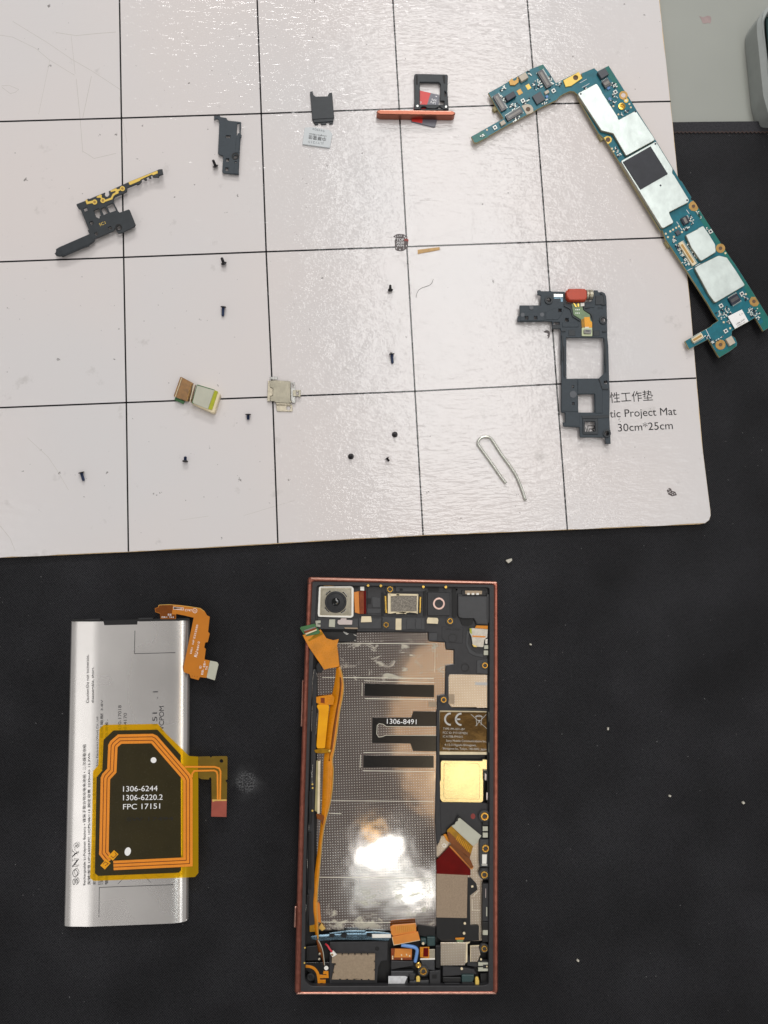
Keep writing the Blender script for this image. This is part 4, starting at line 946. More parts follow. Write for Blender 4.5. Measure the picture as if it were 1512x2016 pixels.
# ================================================================== PHONE
zA = zone(560, 1120, 3.4364); zB = zone(560, 1500, 3.4364); zCc = zone(580, 1120, 6.873); zDd = zone(780, 1120, 6.873)
zE = zone(780, 1300, 6.718); zF = zone(580, 1300, 6.718); zG = zone(570, 1780, 6.873); zH = zone(770, 1780, 6.574); zI = zone(800, 1580, 7.56)
H = lambda h: ZB + h
ph_ = root('phone', 780, 1550, ZB, 'opened copper framed phone without its back, lying face down on the black mat', 'phone')
fo = [(606, 1136), (980.5, 1144.5), (981.5, 1300), (981.5, 1600), (981, 1957.5), (580, 1958), (584, 1780), (589.5, 1590), (599.5, 1305)]
fi = [(615, 1144.5), (973, 1151), (972.5, 1300), (972, 1600), (971.5, 1953.5), (591.5, 1954.5), (594.5, 1780), (599.5, 1590), (608, 1305)]
v, f, _ = slab_geo(rnd(fo, 7, 5), H(.76), .74, [rnd(fi, 5, 4)], .05)
link('frame', v, f, 'copper_frame', ph_)
plate('rim', rnd([(612, 1137.2), (978, 1145.8), (977.5, 1148.6), (613, 1140.4)], 1), H(.765), .02, 'copper_bright', ph_, bev=.006, label='worn brighter top rim, partly a painted highlight')  # paler copper: wear, plus some light painted on
plate('rim', rnd([(586, 1955.0), (974, 1954.4), (978, 1957.4), (583, 1957.8)], 1), H(.765), .02, 'copper_bright', ph_, bev=.006, label='brighter bottom rim, partly a painted highlight')  # paler copper paints in part of the light on this edge
plate('volume_button', rnd([(595, 1340), (598, 1340), (596, 1431), (592, 1431)], 1.5), H(.52), .30, 'copper_bright', ph_, bev=.03); plate('side_button', rnd([(580, 1785), (584, 1785), (583, 1827), (578.5, 1827)], 1.5), H(.52), .30, 'copper_bright', ph_, bev=.03)
plate('antenna_seam', stroke(zCc(183, 195, 243, 188), 1.0), H(.764), .02, 'phone_dark', ph_, bev=0)
plate('inner_bezel', [(614.5, 1144), (973.5, 1150.5), (973, 1300), (972.5, 1600), (972, 1954), (591, 1955), (594, 1780), (599, 1590), (607.5, 1305)], H(.70), .25, 'phone_plastic', ph_, holes=[rnd([(624, 1152.5), (963.5, 1157), (963.5, 1600), (962, 1938), (952, 1941), (612, 1942), (600, 1930), (603, 1700), (610, 1450)], 5, 3)], bev=.02)
plate('floor', [(612, 1148), (972, 1152), (971, 1950), (594, 1950), (600, 1600)], H(.24), .2, 'phone_dark', ph_, bev=0)

# battery bay foil and its black pads
plate('battery_bay_foil', zA(224, 640, 362, 500, 480, 490, 488, 428, 970, 430, 978, 490, 1086, 497, 1092, 545, 1146, 550, 1146, 645, 1090, 655, 1086, 850, 1036, 858, 1032, 1370) + zB(1030, 560, 1028, 1112, 900, 1112, 890, 1140, 235, 1140, 215, 1110, 218, 500), H(.36), .08, 'foil', ph_, bev=.01)
plate('side_foil', zB(1030, 575, 1062, 500, 1100, 490, 1322, 520, 1322, 700, 1342, 800, 1342, 1210, 1230, 1215, 1200, 800, 1030, 640), H(.372), .06, 'foil_patch', ph_, bev=.008)
it = [(stroke(q, w), H(.366), .005) for q, w in ((zA(360, 503, 1030, 507), .9), (zA(255, 735, 390, 735), .8), (zA(395, 735, 1010, 742), 1.1), (zA(540, 757, 1015, 770), .8), (zA(545, 878, 1015, 884), 1.0), (zA(527, 772, 524, 860), .8), (zA(535, 1243, 1020, 1247), .8), (zA(515, 1258, 512, 1345), .8), (zB(530, 60, 1012, 66), .9), (zB(245, 262, 1010, 268), .8), (zB(300, 348, 385, 351), .8), (zB(235, 780, 985, 788), 1.0), (zB(220, 1083, 720, 1087), .9), (zB(985, 790, 975, 1000), .7), (zA(1020, 520, 1015, 700), .5))]
merge('tape_edge', it, 'smoke_line', ph_, kind='stuff')
plate('black_pad', zA(543, 775, 1013, 785, 1012, 869, 541, 859), H(.375), .01, 'gloss_black', ph_, bev=.003); plate('black_pad', zA(536, 1262, 1010, 1265, 1010, 1346, 534, 1344), H(.375), .01, 'gloss_black', ph_, bev=.003)
lb = plate('number_label', zA(595, 1005, 858, 1005, 872, 962, 1031, 965, 1031, 1066, 690, 1066, 665, 1050, 640, 1047, 627, 1060, 624, 1118, 638, 1138, 660, 1136, 686, 1126, 1031, 1128, 1031, 1235, 870, 1232, 852, 1182, 593, 1177), H(.375), .01, 'gloss_black', ph_, bev=.002)
text('1306-8491', zA(693, 1047)[0], zA(893, 1051)[0], H(.379), 'white_ink', lb, h=9.5)
merge('window_edge', [(stroke(zA(690, 1067, 668, 1051, 640, 1047, 627, 1060, 624, 1118, 638, 1138, 660, 1136, 686, 1126), .8), H(.38), .004), (stroke(zA(690, 1066, 1030, 1066), .6), H(.38), .004), (stroke(zA(686, 1126, 1030, 1128), .6), H(.38), .004)], 'smoke_line', lb, kind='stuff')
plate('grey_tab', zA(975, 898, 1030, 898, 1028, 935, 978, 935), H(.38), .01, 'tan_metal', ph_, bev=.002)

# moulded plastic: top panel, right column, divider
top = zA(190, 88, 1395, 102, 1388, 716, 1128, 714, 1114, 730, 1112, 900, 1140, 940, 1390, 950, 1390, 962, 1048, 958, 1034, 958, 1036, 860, 1088, 850, 1092, 655, 1148, 645, 1148, 548, 1094, 543, 1088, 496, 980, 488, 972, 428, 492, 424, 486, 408, 205, 412)
plate('moulded_panel', top, H(.50), .22, 'phone_plastic', ph_, bev=.02)
plate('divider_bar', zA(1030, 958, 1050, 958, 1050, 1305) + zB(1055, 275, 1062, 500, 1045, 552, 1030, 550, 1020, 400, 1030, 0), H(.50), .2, 'phone_plastic', ph_, bev=.02)
plate('lower_panel', zB(1052, 274, 1392, 280, 1392, 545, 1325, 525, 1180, 368, 1105, 470, 1060, 495, 1050, 400), H(.47), .15, 'phone_plastic', ph_, bev=.015)
for q, hg, m_ in ((zA(225, 325, 500, 335, 500, 408, 225, 408), .53, 'phone_plastic_hi'), (zA(500, 330, 655, 335, 655, 405, 505, 405), .54, 'phone_plastic_hi'), (zA(662, 325, 950, 330, 950, 412, 662, 412), .54, 'phone_plastic_hi'), (zA(560, 115, 660, 120, 660, 320, 560, 315), .53, 'phone_plastic'),
                  (zA(590, 190, 650, 195, 650, 262, 595, 262), .55, 'phone_plastic_hi'), (zA(558, 270, 655, 270, 655, 300, 558, 300), .55, 'phone_plastic_hi'), (zA(750, 115, 950, 120, 950, 155, 750, 155), .55, 'phone_plastic_hi'), (zA(1065, 390, 1210, 395, 1205, 505, 1090, 495, 1065, 470), .515, 'phone_plastic'),
                  (zA(825, 338, 885, 338, 885, 408, 825, 408), .56, 'phone_plastic_hi'), (zA(888, 338, 928, 338, 928, 408, 888, 408), .555, 'phone_plastic_hi'), (zA(1230, 420, 1255, 420, 1240, 500, 1260, 545, 1300, 570, 1345, 575, 1345, 600, 1290, 590, 1250, 570, 1228, 520), .525, 'phone_plastic_hi'), (zA(1300, 620, 1380, 610, 1385, 712, 1300, 706), .53, 'phone_plastic_hi')):
    plate('moulded_step', rnd(q, 1), H(hg), .08, m_, ph_, bev=.012)
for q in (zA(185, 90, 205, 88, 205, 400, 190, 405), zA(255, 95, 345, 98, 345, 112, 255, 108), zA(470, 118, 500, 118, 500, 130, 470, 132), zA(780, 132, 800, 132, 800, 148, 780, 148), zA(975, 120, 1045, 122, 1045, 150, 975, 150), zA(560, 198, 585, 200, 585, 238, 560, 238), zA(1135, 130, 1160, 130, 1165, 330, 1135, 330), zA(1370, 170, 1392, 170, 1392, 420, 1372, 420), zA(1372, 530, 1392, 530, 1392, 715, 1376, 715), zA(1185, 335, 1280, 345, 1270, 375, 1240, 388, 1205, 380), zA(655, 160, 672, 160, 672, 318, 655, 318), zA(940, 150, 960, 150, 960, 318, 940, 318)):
    plate('recess_shade', q, H(.556), .01, 'void_black', ph_, bev=0)  # flat black sheets paint the shade inside recesses
for c, r in ((zA(1137, 468)[0], 9), (zA(1222, 668)[0], 8)):
    o, h = ring_pts(*c, r, r - 1.3); plate('mould_ring', o, H(.527), .02, 'phone_dark', ph_, holes=h, bev=0)
text('>PA-GF50<', zA(1090, 415)[0], zA(1195, 418)[0], H(.519), 'void_black', ph_, h=4); text('1', zA(1130, 480)[0], zA(1140, 480)[0], H(.504), 'void_black', ph_, h=6)
lathe('pin_hole', *zA(1163, 140)[0], H(.5), [(3.2, 0), (3.2, .03), (2.2, .03), (2, 0)], 'phone_dark', ph_, 12)

# rear camera
cmr = plate('camera', rnd(zCc(330, 238, 770, 232, 800, 262, 796, 640, 770, 662, 318, 648, 312, 600), 3), H(.62), .30, 'steel_soft', ph_, bev=.03, label='square silver camera module')
plate('inner_plate', rnd(zCc(362, 268, 762, 268, 758, 626, 350, 620), 2), H(.635), .03, 'nickel', cmr, bev=.015)
plate('outer_lip', rnd(zCc(330, 238, 770, 232, 800, 262, 796, 640, 770, 662, 318, 648, 312, 600), 3), H(.64), .03, 'white_plastic', cmr, holes=[rnd(zCc(352, 256, 772, 254, 770, 636, 340, 630), 2)], bev=.01)
cc = zCc(557, 447)[0]
lathe('lens_barrel', *cc, H(.63), [(21.3, 0), (21.3, .05), (20, .06), (17.2, .06), (16.5, .045), (8.2, .05), (7.4, .03)], 'lens_black', cmr, 32)
lathe('lens_glass', *cc, H(.66), [(7.6, 0), (7.2, .012), (5, .03), (2.5, .04), (.3, .042)], 'lens_glass', cmr, 20)
for a0 in (35, 125, 215, 305):
    arc = [(cc[0] + 23.6 * math.cos(math.radians(a0 + t)), cc[1] + 23.6 * math.sin(math.radians(a0 + t))) for t in range(0, 31, 5)]
    plate('slot', stroke(arc, 1.8), H(.638), .004, 'void_black', cmr, bev=0); arc2 = [(cc[0] + 25.2 * math.cos(math.radians(a0 + t)), cc[1] + 25.2 * math.sin(math.radians(a0 + t))) for t in range(2, 29, 5)]
    plate('slot_highlight', stroke(arc2, 1.0), H(.65), .014, 'steel', cmr, bev=.003)  # bright arcs put a highlight on the edge of each slot
plate('camera_ribbon', zCc(800, 315, 890, 300, 880, 610, 815, 590), H(.56), .06, 'fpc_orange', ph_, bev=.01, label='orange folded camera ribbon'); plate('camera_ribbon', zCc(868, 305, 965, 295, 968, 610, 880, 612), H(.60), .07, 'fpc_brown', ph_, bev=.02, label='brown folded camera ribbon')
plate('ribbon_fold', zCc(935, 298, 966, 296, 970, 608, 938, 610), H(.615), .04, 'dark_red', ph_, bev=.015)
plate('white_clip', zCc(888, 240, 942, 240, 942, 296, 888, 292), H(.60), .05, 'white_plastic', ph_, bev=.008)
plate('camera_clip', zCc(375, 208, 405, 220, 520, 222, 540, 208, 545, 222, 520, 235, 395, 232), H(.62), .05, 'dull_gold', ph_, bev=.006)
# speaker, fingerprint ring, card slot
sp = plate('earpiece', rnd(zCc(1195, 360, 1265, 330) + zDd(295, 340, 335, 370, 335, 590, 290, 615) + zCc(1230, 600, 1200, 560), 2), H(.57), .2, 'phone_dark', ph_, bev=.01)
plate('mesh_cover', zCc(1268, 335, 1300, 350, 1400, 340) + zDd(60, 350, 120, 335, 200, 345, 295, 340, 300, 380, 290, 600, 180, 585, 100, 605) + zCc(1400, 590, 1330, 600, 1262, 605), H(.61), .05, 'mesh_grey', sp, bev=.02)
mesh_in = plate('mesh', zCc(1305, 375) + zDd(280, 370, 278, 575) + zCc(1300, 580), H(.622), .02, 'mesh_grey', sp, bev=.004)
for q in (zCc(1262, 330, 1300, 348, 1300, 605, 1262, 605), zCc(1268, 332, 1420, 340, 1420, 362, 1300, 372), zDd(0, 335, 295, 340, 285, 366, 0, 362), zDd(280, 345, 300, 345, 292, 612, 276, 605), zDd(0, 610, 90, 605, 180, 588, 285, 600, 285, 575, 0, 580), zCc(1290, 608, 1400, 590, 1512, 612, 1512, 580, 1300, 578)):
    plate('mesh_rim', q, H(.628), .03, 'connector_cream', sp, bev=.008)
plate('spring_clip', rnd(zCc(1215, 365, 1245, 360, 1250, 540, 1262, 600, 1225, 602), 1), H(.60), .06, 'gold', sp, bev=.02); plate('spring_clip', rnd(zDd(315, 375, 342, 375, 338, 560, 330, 600, 310, 600), 1), H(.60), .06, 'gold', sp, bev=.02)
fp = plate('sensor_plate', rnd(zDd(425, 318, 728, 322, 728, 632, 425, 632), 1), H(.58), .1, 'phone_plastic', ph_, bev=.012)
lathe('copper_ring', *zDd(578, 470)[0], H(.58), [(11.6, 0), (11.6, .015), (10.8, .02), (8.6, .02), (8.3, .002), (1, .002)], 'rose_ring', fp, 28)
plate('ring_centre', circ(*zDd(578, 470)[0], 8.3, 24), H(.588), .004, 'phone_plastic', fp, bev=0)
sl = plate('card_slot', zDd(832, 335, 895, 340, 900, 365, 1222, 368, 1228, 335, 1262, 345, 1262, 690, 1240, 760, 1090, 752, 1050, 672, 905, 672, 845, 655, 832, 600), H(.62), .15, 'phone_plastic', ph_, bev=.012)
plate('slot_cover', zDd(840, 372, 1222, 375, 1222, 660, 1240, 745, 1100, 740, 1055, 665, 910, 665, 850, 650), H(.632), .02, 'phone_plastic_hi', sl, bev=.006)
plate('contact_bar', zDd(885, 288, 1215, 290, 1213, 362, 890, 360), H(.57), .05, 'phone_dark', ph_); plate('contact_bar', zDd(930, 292, 1165, 295, 1160, 345, 935, 342), H(.60), .05, 'tan_metal', ph_, bev=.006)
merge('contact_teeth', [(box(*zDd(960 + i * 62, 326)[0], *zDd(995 + i * 62, 352)[0]), H(.61), .03) for i in range(3)], 'white_plastic', ph_, kind='stuff')
merge('grounding_dot', [(circ(*q, 2.6, 10), H(.72), .06) for q in zCc(995, 225, 1168, 228)] + [(circ(*q, 2.8, 10), H(.72), .06) for q in zDd(368, 242, 672, 246)], 'gold', ph_, kind='stuff')
# silver tabs
for q, m_ in ((zCc(905, 642, 1035, 642, 1045, 720, 895, 724), 'connector_cream'), (zCc(468, 685, 550, 683, 545, 790, 462, 785), 'sage'), (zCc(628, 665, 705, 665, 700, 690, 782, 695, 778, 756, 600, 756, 578, 735, 585, 692, 620, 690), 'pinkish'), (zCc(278, 702, 352, 698, 352, 735, 310, 740, 310, 752, 352, 755, 350, 790, 290, 782), 'sage'),
              (zCc(1368, 672, 1447, 672, 1445, 828, 1365, 826), 'connector_cream'), (zDd(430, 658, 560, 664, 572, 690, 565, 745, 415, 738, 415, 690), 'connector_cream'), (zDd(445, 868, 560, 868, 556, 975, 440, 975), 'phone_plastic_hi'), (zCc(670, 792, 858, 796, 855, 815, 680, 812), 'tan_metal'), (zDd(1190, 1035, 1245, 1032, 1248, 1085, 1190, 1085), 'sage'), (zDd(1185, 1105, 1245, 1105, 1245, 1168, 1185, 1168), 'sage'), (zDd(1205, 950, 1240, 945, 1235, 1020, 1200, 1010), 'steel')):
    plate('grounding_tab', rnd(q, 1), H(.585), .04, m_, ph_, bev=.01)
plate('dark_film', zCc(375, 850, 660, 850, 840, 870, 835, 985, 600, 985, 400, 985), H(.42), .05, 'phone_dark', ph_, bev=.01); merge('film_glint', [(rnd(zCc(650, 850, 680, 850, 740, 880, 700, 895), 1.5), H(.44), .03), (zCc(798, 880, 838, 895, 835, 912, 800, 895), H(.44), .03), (zCc(800, 975, 820, 955, 832, 975), H(.44), .03)], 'steel', ph_, kind='stuff')  # bright steel chips stand in for glints on the dark film
for x, y, r, h_ in ((*zCc(1290, 275)[0], 6.2, .6), (*zCc(1238, 756)[0], 5.6, .57), (*zDd(728, 705)[0], 6, .55), (*zDd(1200, 1305)[0], 6, .56), (*zE(627, 520)[0], 5.8, .57), (*zB(1354, 368)[0], 8, .6), (*zB(1360, 584)[0], 7.4, .6), (*zB(1352, 762)[0], 7, .6), (*zB(1352, 1262)[0], 6.2, .58), (*zB(940, 1416)[0], 7.2, .6)):
    plate('boss_base', circ(x, y, r * 1.45, 18), H(h_ - .005), .15, 'phone_plastic_hi', ph_, bev=.01); screw_boss(x, y, r, H(h_), ph_)
# flexible connector upper right
cf = plate('right_connector', rnd(zDd(1000, 805, 1030, 800, 1240, 815, 1235, 925, 1195, 960, 1180, 1060, 1095, 1055, 1035, 1035, 1020, 920, 990, 860), 1), H(.64), .06, 'iridescent', ph_, bev=.01)
plate('orange_band', zDd(1085, 765, 1240, 770, 1238, 815, 1065, 800), H(.655), .03, 'fpc', cf, bev=.006); plate('orange_band', zDd(1030, 900, 1210, 910, 1205, 930, 1030, 922), H(.647), .01, 'fpc_orange', cf, bev=.003); plate('green_end', zDd(992, 805, 1020, 805, 1025, 880, 1000, 870), H(.647), .02, 'bright_green', cf, bev=.004)
plate('gold_edge', zDd(1025, 1015, 1050, 1055, 1095, 1060, 1080, 1040, 1045, 1030), H(.65), .02, 'gold_print', cf, bev=.004)

# right column: foil patch, safety label, gold plate
pt = plate('foil_patch', rnd(zE(700, 188, 730, 184, 1210, 190, 1222, 630, 1065, 632, 1060, 622, 730, 622, 690, 570, 690, 230), 1.5), H(.52), .05, 'foil_patch', ph_, bev=.012)
plate('pale_strip', zE(1035, 270, 1218, 275, 1218, 348, 1042, 345), H(.526), .006, 'foil_patch', pt, bev=.002); plate('white_strip', zE(1045, 290, 1218, 292, 1215, 332, 1045, 328), H(.53), .006, 'silver_ink', pt, bev=.002); plate('grey_tab', zE(700, 448, 772, 450, 770, 580, 690, 570), H(.53), .008, 'tan_metal', pt, bev=.003)
plate('label_backing', zE(570, 655, 1205, 670, 1205, 1250, 565, 1250), H(.43), .06, 'connector_cream', ph_, bev=.01, label='pale edge round the dark label')
lb2 = plate('safety_label', zE(578, 682, 1203, 688, 1200, 1212, 572, 1206), H(.44), .02, 'bronze_film', ph_, bev=.005)
def arcs(c, r, a0, a1, n=12): return [(c[0] + r * math.cos(math.radians(a0 + (a1 - a0) * i / n)), c[1] + r * math.sin(math.radians(a0 + (a1 - a0) * i / n))) for i in range(n + 1)]
ce = [(stroke(arcs(zE(722, 778)[0], 11.3, -90, -270), 3.6), H(.445), .003), (stroke(arcs(zE(864, 780)[0], 11.3, -90, -270), 3.6), H(.445), .003), (stroke(zE(790, 780, 848, 780), 3.2), H(.445), .003)]
merge('printed_mark', ce, 'silver_ink', lb2, kind='stuff')
bn = [(stroke(zE(1045, 742, 1142, 745), 1.2), H(.445), .003), (stroke(zE(1055, 748, 1068, 870), .9), H(.445), .003), (stroke(zE(1135, 748, 1122, 860), .9), H(.445), .003), (stroke(zE(988, 712, 1200, 905), .9), H(.446), .003), (stroke(zE(1192, 715, 1050, 868), .9), H(.446), .003), (stroke(zE(1058, 735, 1090, 725, 1130, 735), 1), H(.445), .003), (zE(1078, 790, 1110, 790, 1108, 805, 1080, 805), H(.445), .003)]
merge('printed_mark', bn, 'silver_ink', lb2, kind='stuff')
for s_, a, b in (('TYPE: PM-1011-BV', (618, 918), (905, 925)), ('FCC ID: PY7-53742N', (618, 970), (940, 978)), ('IC:4170B-PM1011', (618, 1020), (880, 1026)), ('Sony Mobile Communications Inc.', (660, 1075), (1195, 1085)), ('4-12-3 Higashi-Shinagawa,', (640, 1130), (1060, 1136)), ('Shinagawa-ku, Tokyo, 140-0002, Japan', (615, 1178), (1195, 1190))):
    text(s_, zE(*a)[0], zE(*b)[0], H(.444), 'silver_ink', lb2, h=4.2)
gp = plate('gold_shield', rnd(zE(600, 1325, 1140, 1330, 1140, 1310, 1205, 1310, 1205, 1450, 1155, 1460, 1155, 1860, 1130, 1885, 610, 1878, 585, 1850, 560, 1760, 560, 1600, 585, 1590, 585, 1345), 2), H(.48), .10, 'gold_plate', ph_, bev=.02)
plate('raised_square', rnd(zE(650, 1355, 1080, 1362, 1110, 1400, 1105, 1840, 650, 1832, 628, 1800, 632, 1385), 3), H(.50), .03, 'gold_plate', gp, bev=.012)
# right hand clip strip
rs = [(zB(1348, 58, 1378, 62, 1376, 130, 1348, 130), 'phone_dark', .62), (zB(1365, 205, 1385, 205, 1385, 265, 1365, 265), 'phone_dark', .6), (zB(1340, 400, 1388, 400, 1388, 430, 1340, 430), 'phone_dark', .6), (zB(1322, 525, 1390, 525, 1390, 715, 1322, 710), 'phone_plastic_hi', .58), (zB(1325, 720, 1392, 720, 1392, 800, 1360, 795, 1330, 780), 'phone_plastic', .57), (zB(1342, 825, 1386, 825, 1386, 1080, 1340, 1080), 'phone_plastic', .58), (zB(1340, 1085, 1388, 1085, 1388, 1140, 1340, 1140), 'phone_dark', .6), (zB(1340, 1175, 1390, 1175, 1385, 1220, 1340, 1220), 'phone_dark', .6)]
for q, m_, hg in rs: plate('clip_block', rnd(q, 1), H(hg), .15, m_, ph_, bev=.012)
for q, m_ in ((zB(1338, 628, 1370, 628, 1367, 690, 1338, 690), 'white_plastic'), (zB(1335, 696, 1372, 696, 1372, 701, 1335, 701), 'white_plastic'), (zB(1342, 438, 1376, 438, 1376, 468, 1342, 468), 'sage'), (zB(1342, 480, 1376, 480, 1376, 512, 1342, 512), 'sage'), (zB(1345, 1140, 1376, 1140, 1376, 1172, 1345, 1172), 'sage'), (zB(1355, 75, 1368, 85, 1365, 128, 1355, 120), 'pinkish'), (zB(1366, 208, 1376, 208, 1374, 258, 1366, 255), 'pinkish'), (zE(1225, 685, 1240, 685, 1240, 815, 1228, 815), 'sage'), (zE(1225, 1090, 1238, 1090, 1236, 1220, 1225, 1220), 'sage'), (zB(1365, 985, 1372, 985, 1372, 1045, 1365, 1045), 'sage'), (zB(1360, 860, 1364, 860, 1364, 920, 1360, 920), 'pinkish')):
    plate('spring_contact', q, H(.63), .05, m_, ph_, bev=.006)
plate('right_rail', zE(1205, 200, 1235, 200, 1240, 1900, 1205, 1900), H(.55), .2, 'phone_dark', ph_, bev=.01)
plate('red_mark', circ(*zI(992, 205)[0], 4.6, 14, 5.6), H(.476), .003, 'red_ink', ph_, bev=0)

# ribbon with the grey connector, dark red flap, felt pad, black tape
plate('dark_red_flap', zI(445, 862, 640, 655, 955, 1000, 955, 1085, 450, 1062), H(.46), .03, 'dark_red', ph_, bev=.006)
plate('ribbon_edge', zI(632, 650, 660, 645, 1005, 960, 975, 1000, 950, 985), H(.50), .03, 'fpc_orange', ph_, bev=.008); plate('ribbon_loop', rnd(zI(548, 480, 590, 470, 640, 560, 640, 600, 600, 570), 1), H(.52), .05, 'fpc', ph_, bev=.01)
gr = plate('grey_connector', zI(672, 352, 720, 330, 735, 295, 768, 275, 770, 245, 800, 235, 1118, 498, 1085, 545, 1060, 600, 990, 650), H(.62), .06, 'sage', ph_, bev=.01)
plate('amber_ribbon', zI(605, 440, 610, 410, 672, 352, 995, 648, 945, 825, 640, 590), H(.60), .04, 'amber', gr, bev=.008); plate('olive_band', zI(605, 442, 640, 440, 960, 770, 945, 825, 640, 592), H(.607), .008, 'fpc_dark', gr, bev=.003)
merge('ribbon_trace', [(stroke(zI(770 + i * 22, 500 + i * 19, 740 + i * 22, 560 + i * 22), .9), H(.61), .006) for i in range(9)], 'fpc_bright', gr, kind='stuff')
plate('latch', zI(745, 235, 770, 200, 790, 200, 770, 280, 735, 300, 680, 345, 600, 400, 720, 300), H(.58), .05, 'phone_dark', gr, bev=.005); plate('ribbon_wall', zI(660, 640, 670, 600, 945, 830, 1000, 960, 965, 980), H(.56), .05, 'fpc_dark', gr, bev=.008)
lathe('locating_ring', *zI(563, 636)[0], H(.37), [(3.8, 0), (3.8, .02), (2.6, .02), (2.4, 0)], 'white_plastic', ph_, 14)
plate('black_tape', zB(1028, 1045, 1236, 1050, 1240, 785, 1262, 785, 1300, 828, 1306, 866, 1256, 905, 1258, 1105, 1306, 1103, 1316, 1112, 1316, 1208, 1250, 1214, 1060, 1212, 1028, 1180), H(.44), .05, 'phone_dark', ph_, bev=.008)
plate('tape_mark', zB(1262, 838, 1276, 834, 1280, 846, 1266, 852), H(.445), .004, 'connector_cream', ph_, bev=0)
plate('felt_pad', rnd(zB(1028, 756, 1240, 766, 1235, 1058, 1028, 1054), 1), H(.47), .06, 'felt', ph_, bev=.015)
merge('foil_crease', [(stroke(q, .9), H(.38), .004) for q in (zB(1255, 790, 1315, 845), zB(1275, 912, 1315, 870), zB(1270, 930, 1270, 1008), zB(1270, 1002, 1325, 1005), zB(1240, 770, 1255, 790))], 'smoke_line', ph_, kind='stuff')

# left ribbon, connector over the rim
zcn = zone(560, 1210, 7.467)
plate('ribbon_head', zA(125, 445, 246, 408, 285, 468, 330, 482, 368, 474, 356, 520, 362, 560, 372, 662, 352, 668, 300, 676, 268, 684, 165, 525), H(.66), .025, 'fpc', ph_, bev=.006, zf=ramp(zA(190, 430)[0], .20, zA(350, 620)[0], -.10))
hd = plate('ribbon_connector', zA(104, 402, 112, 392, 205, 371, 215, 390, 242, 425, 232, 440, 140, 458), H(.88), .05, 'pcb_green', ph_, bev=.008)
plate('connector_bar', zA(128, 416, 208, 390, 213, 400, 138, 428), H(.92), .05, 'connector_grey', hd, bev=.008); plate('connector_bar', zA(138, 438, 216, 408, 220, 416, 146, 446), H(.92), .05, 'connector_cream', hd, bev=.008); plate('connector_slot', zA(132, 424, 212, 398, 216, 408, 140, 436), H(.925), .04, 'fpc_brown', hd, bev=.004)
plate('ribbon_band', zA(150, 470, 252, 425, 262, 440, 165, 490), H(.84), .01, 'amber', ph_, bev=.003, label='green tinted band below the connector')
plate('ribbon_slot', rnd(zA(258, 628, 264, 625, 278, 650, 274, 656), 1), H(.585), .004, 'pinkish', ph_, bev=0)
rows = [((350, 668), (362, 667), (374, 662)), ((345, 730), (370, 730), (390, 725)), ((333, 800), (370, 800), (398, 795)), ((318, 870), (362, 870), (391, 868)), ((303, 960), (345, 960), (372, 962)), ((288, 1080), (325, 1080), (357, 1085)), ((275, 1210), (308, 1210), (338, 1212)), ((265, 1300), (295, 1300), (322, 1300))]
rowsB = [((262, 60), (296, 60), (328, 60)), ((258, 180), (290, 180), (322, 180)), ((254, 280), (282, 280), (306, 285)), ((248, 380), (266, 380), (280, 385)), ((236, 500), (246, 500), (257, 500)), ((212, 700), (224, 700), (238, 700)), ((182, 950), (200, 950), (218, 950)), ((198, 1090), (210, 1090), (224, 1090)), ((214, 1200), (220, 1200), (228, 1200))]
R3 = [[(*zA(*q)[0], H(h_)) for q, h_ in zip(r_, (.43, .47, .64))] for r_ in rows] + [[(*zB(*q)[0], H(h_)) for q, h_ in zip(r_, (.43, .47, .60))] for r_ in rowsB]
sheet('long_ribbon', R3, 'fpc', ph_, thk=.012)
ed = [(r_[2][0] + .6, r_[2][1], r_[2][2] + .004) for r_ in R3]
tube('ribbon_edge', ed, .7, 'fpc_edge', ph_, n=6, sm=4)  # pale tube paints an edge highlight along the ribbon
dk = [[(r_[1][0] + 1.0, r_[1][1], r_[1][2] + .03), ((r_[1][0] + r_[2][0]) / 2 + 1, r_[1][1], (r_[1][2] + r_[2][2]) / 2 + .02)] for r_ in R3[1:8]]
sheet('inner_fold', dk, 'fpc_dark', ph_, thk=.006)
plate('ribbon_bridge', zA(215, 866, 322, 850, 340, 870, 330, 920, 240, 918, 215, 905), H(.52), .02, 'fpc', ph_, bev=.005); plate('dark_window', zA(245, 872, 272, 872, 272, 910, 245, 905), H(.525), .004, 'fpc_brown', ph_, bev=0)
plate('switch_flex', rnd(zA(218, 930, 226, 918, 296, 920, 303, 930, 274, 1214, 222, 1216, 216, 1200, 232, 960), 2), H(.54), .04, 'fpc_bright', ph_, bev=.012)
plate('flex_foot', rnd(zA(200, 1226, 250, 1216, 320, 1222, 318, 1242, 250, 1250, 210, 1245), 1.5), H(.53), .04, 'amber', ph_, bev=.015); lathe('glue_drop', *zA(305, 1232)[0], H(.54), [(2.4, 0), (1.9, .03), (.6, .045)], 'gold_print', ph_, 10)
plate('pale_strip', zA(228, 1300, 244, 1300) + zB(242, 20, 238, 350, 222, 352), H(.50), .04, 'connector_cream', ph_, bev=.008); plate('sage_strip', zA(216, 1298, 229, 1300) + zB(222, 340, 205, 330), H(.49), .04, 'pcb_side', ph_, bev=.006)
plate('flex_bridge', zB(215, 352, 262, 360, 275, 380, 262, 440, 246, 395, 220, 385), H(.49), .03, 'fpc_dark', ph_, bev=.006)
plate('left_rail', zA(192, 680, 222, 680, 212, 1305) + zB(200, 360, 205, 1100, 165, 1110, 150, 700, 178, 0), H(.46), .2, 'phone_plastic', ph_, bev=.012)
for q in (zA(228, 630, 240, 640, 258, 690, 250, 705, 222, 700, 212, 660), zF(190, 10, 250, 10, 255, 110, 195, 110)): plate('rail_block', q, H(.58), .12, 'phone_dark', ph_, bev=.012)
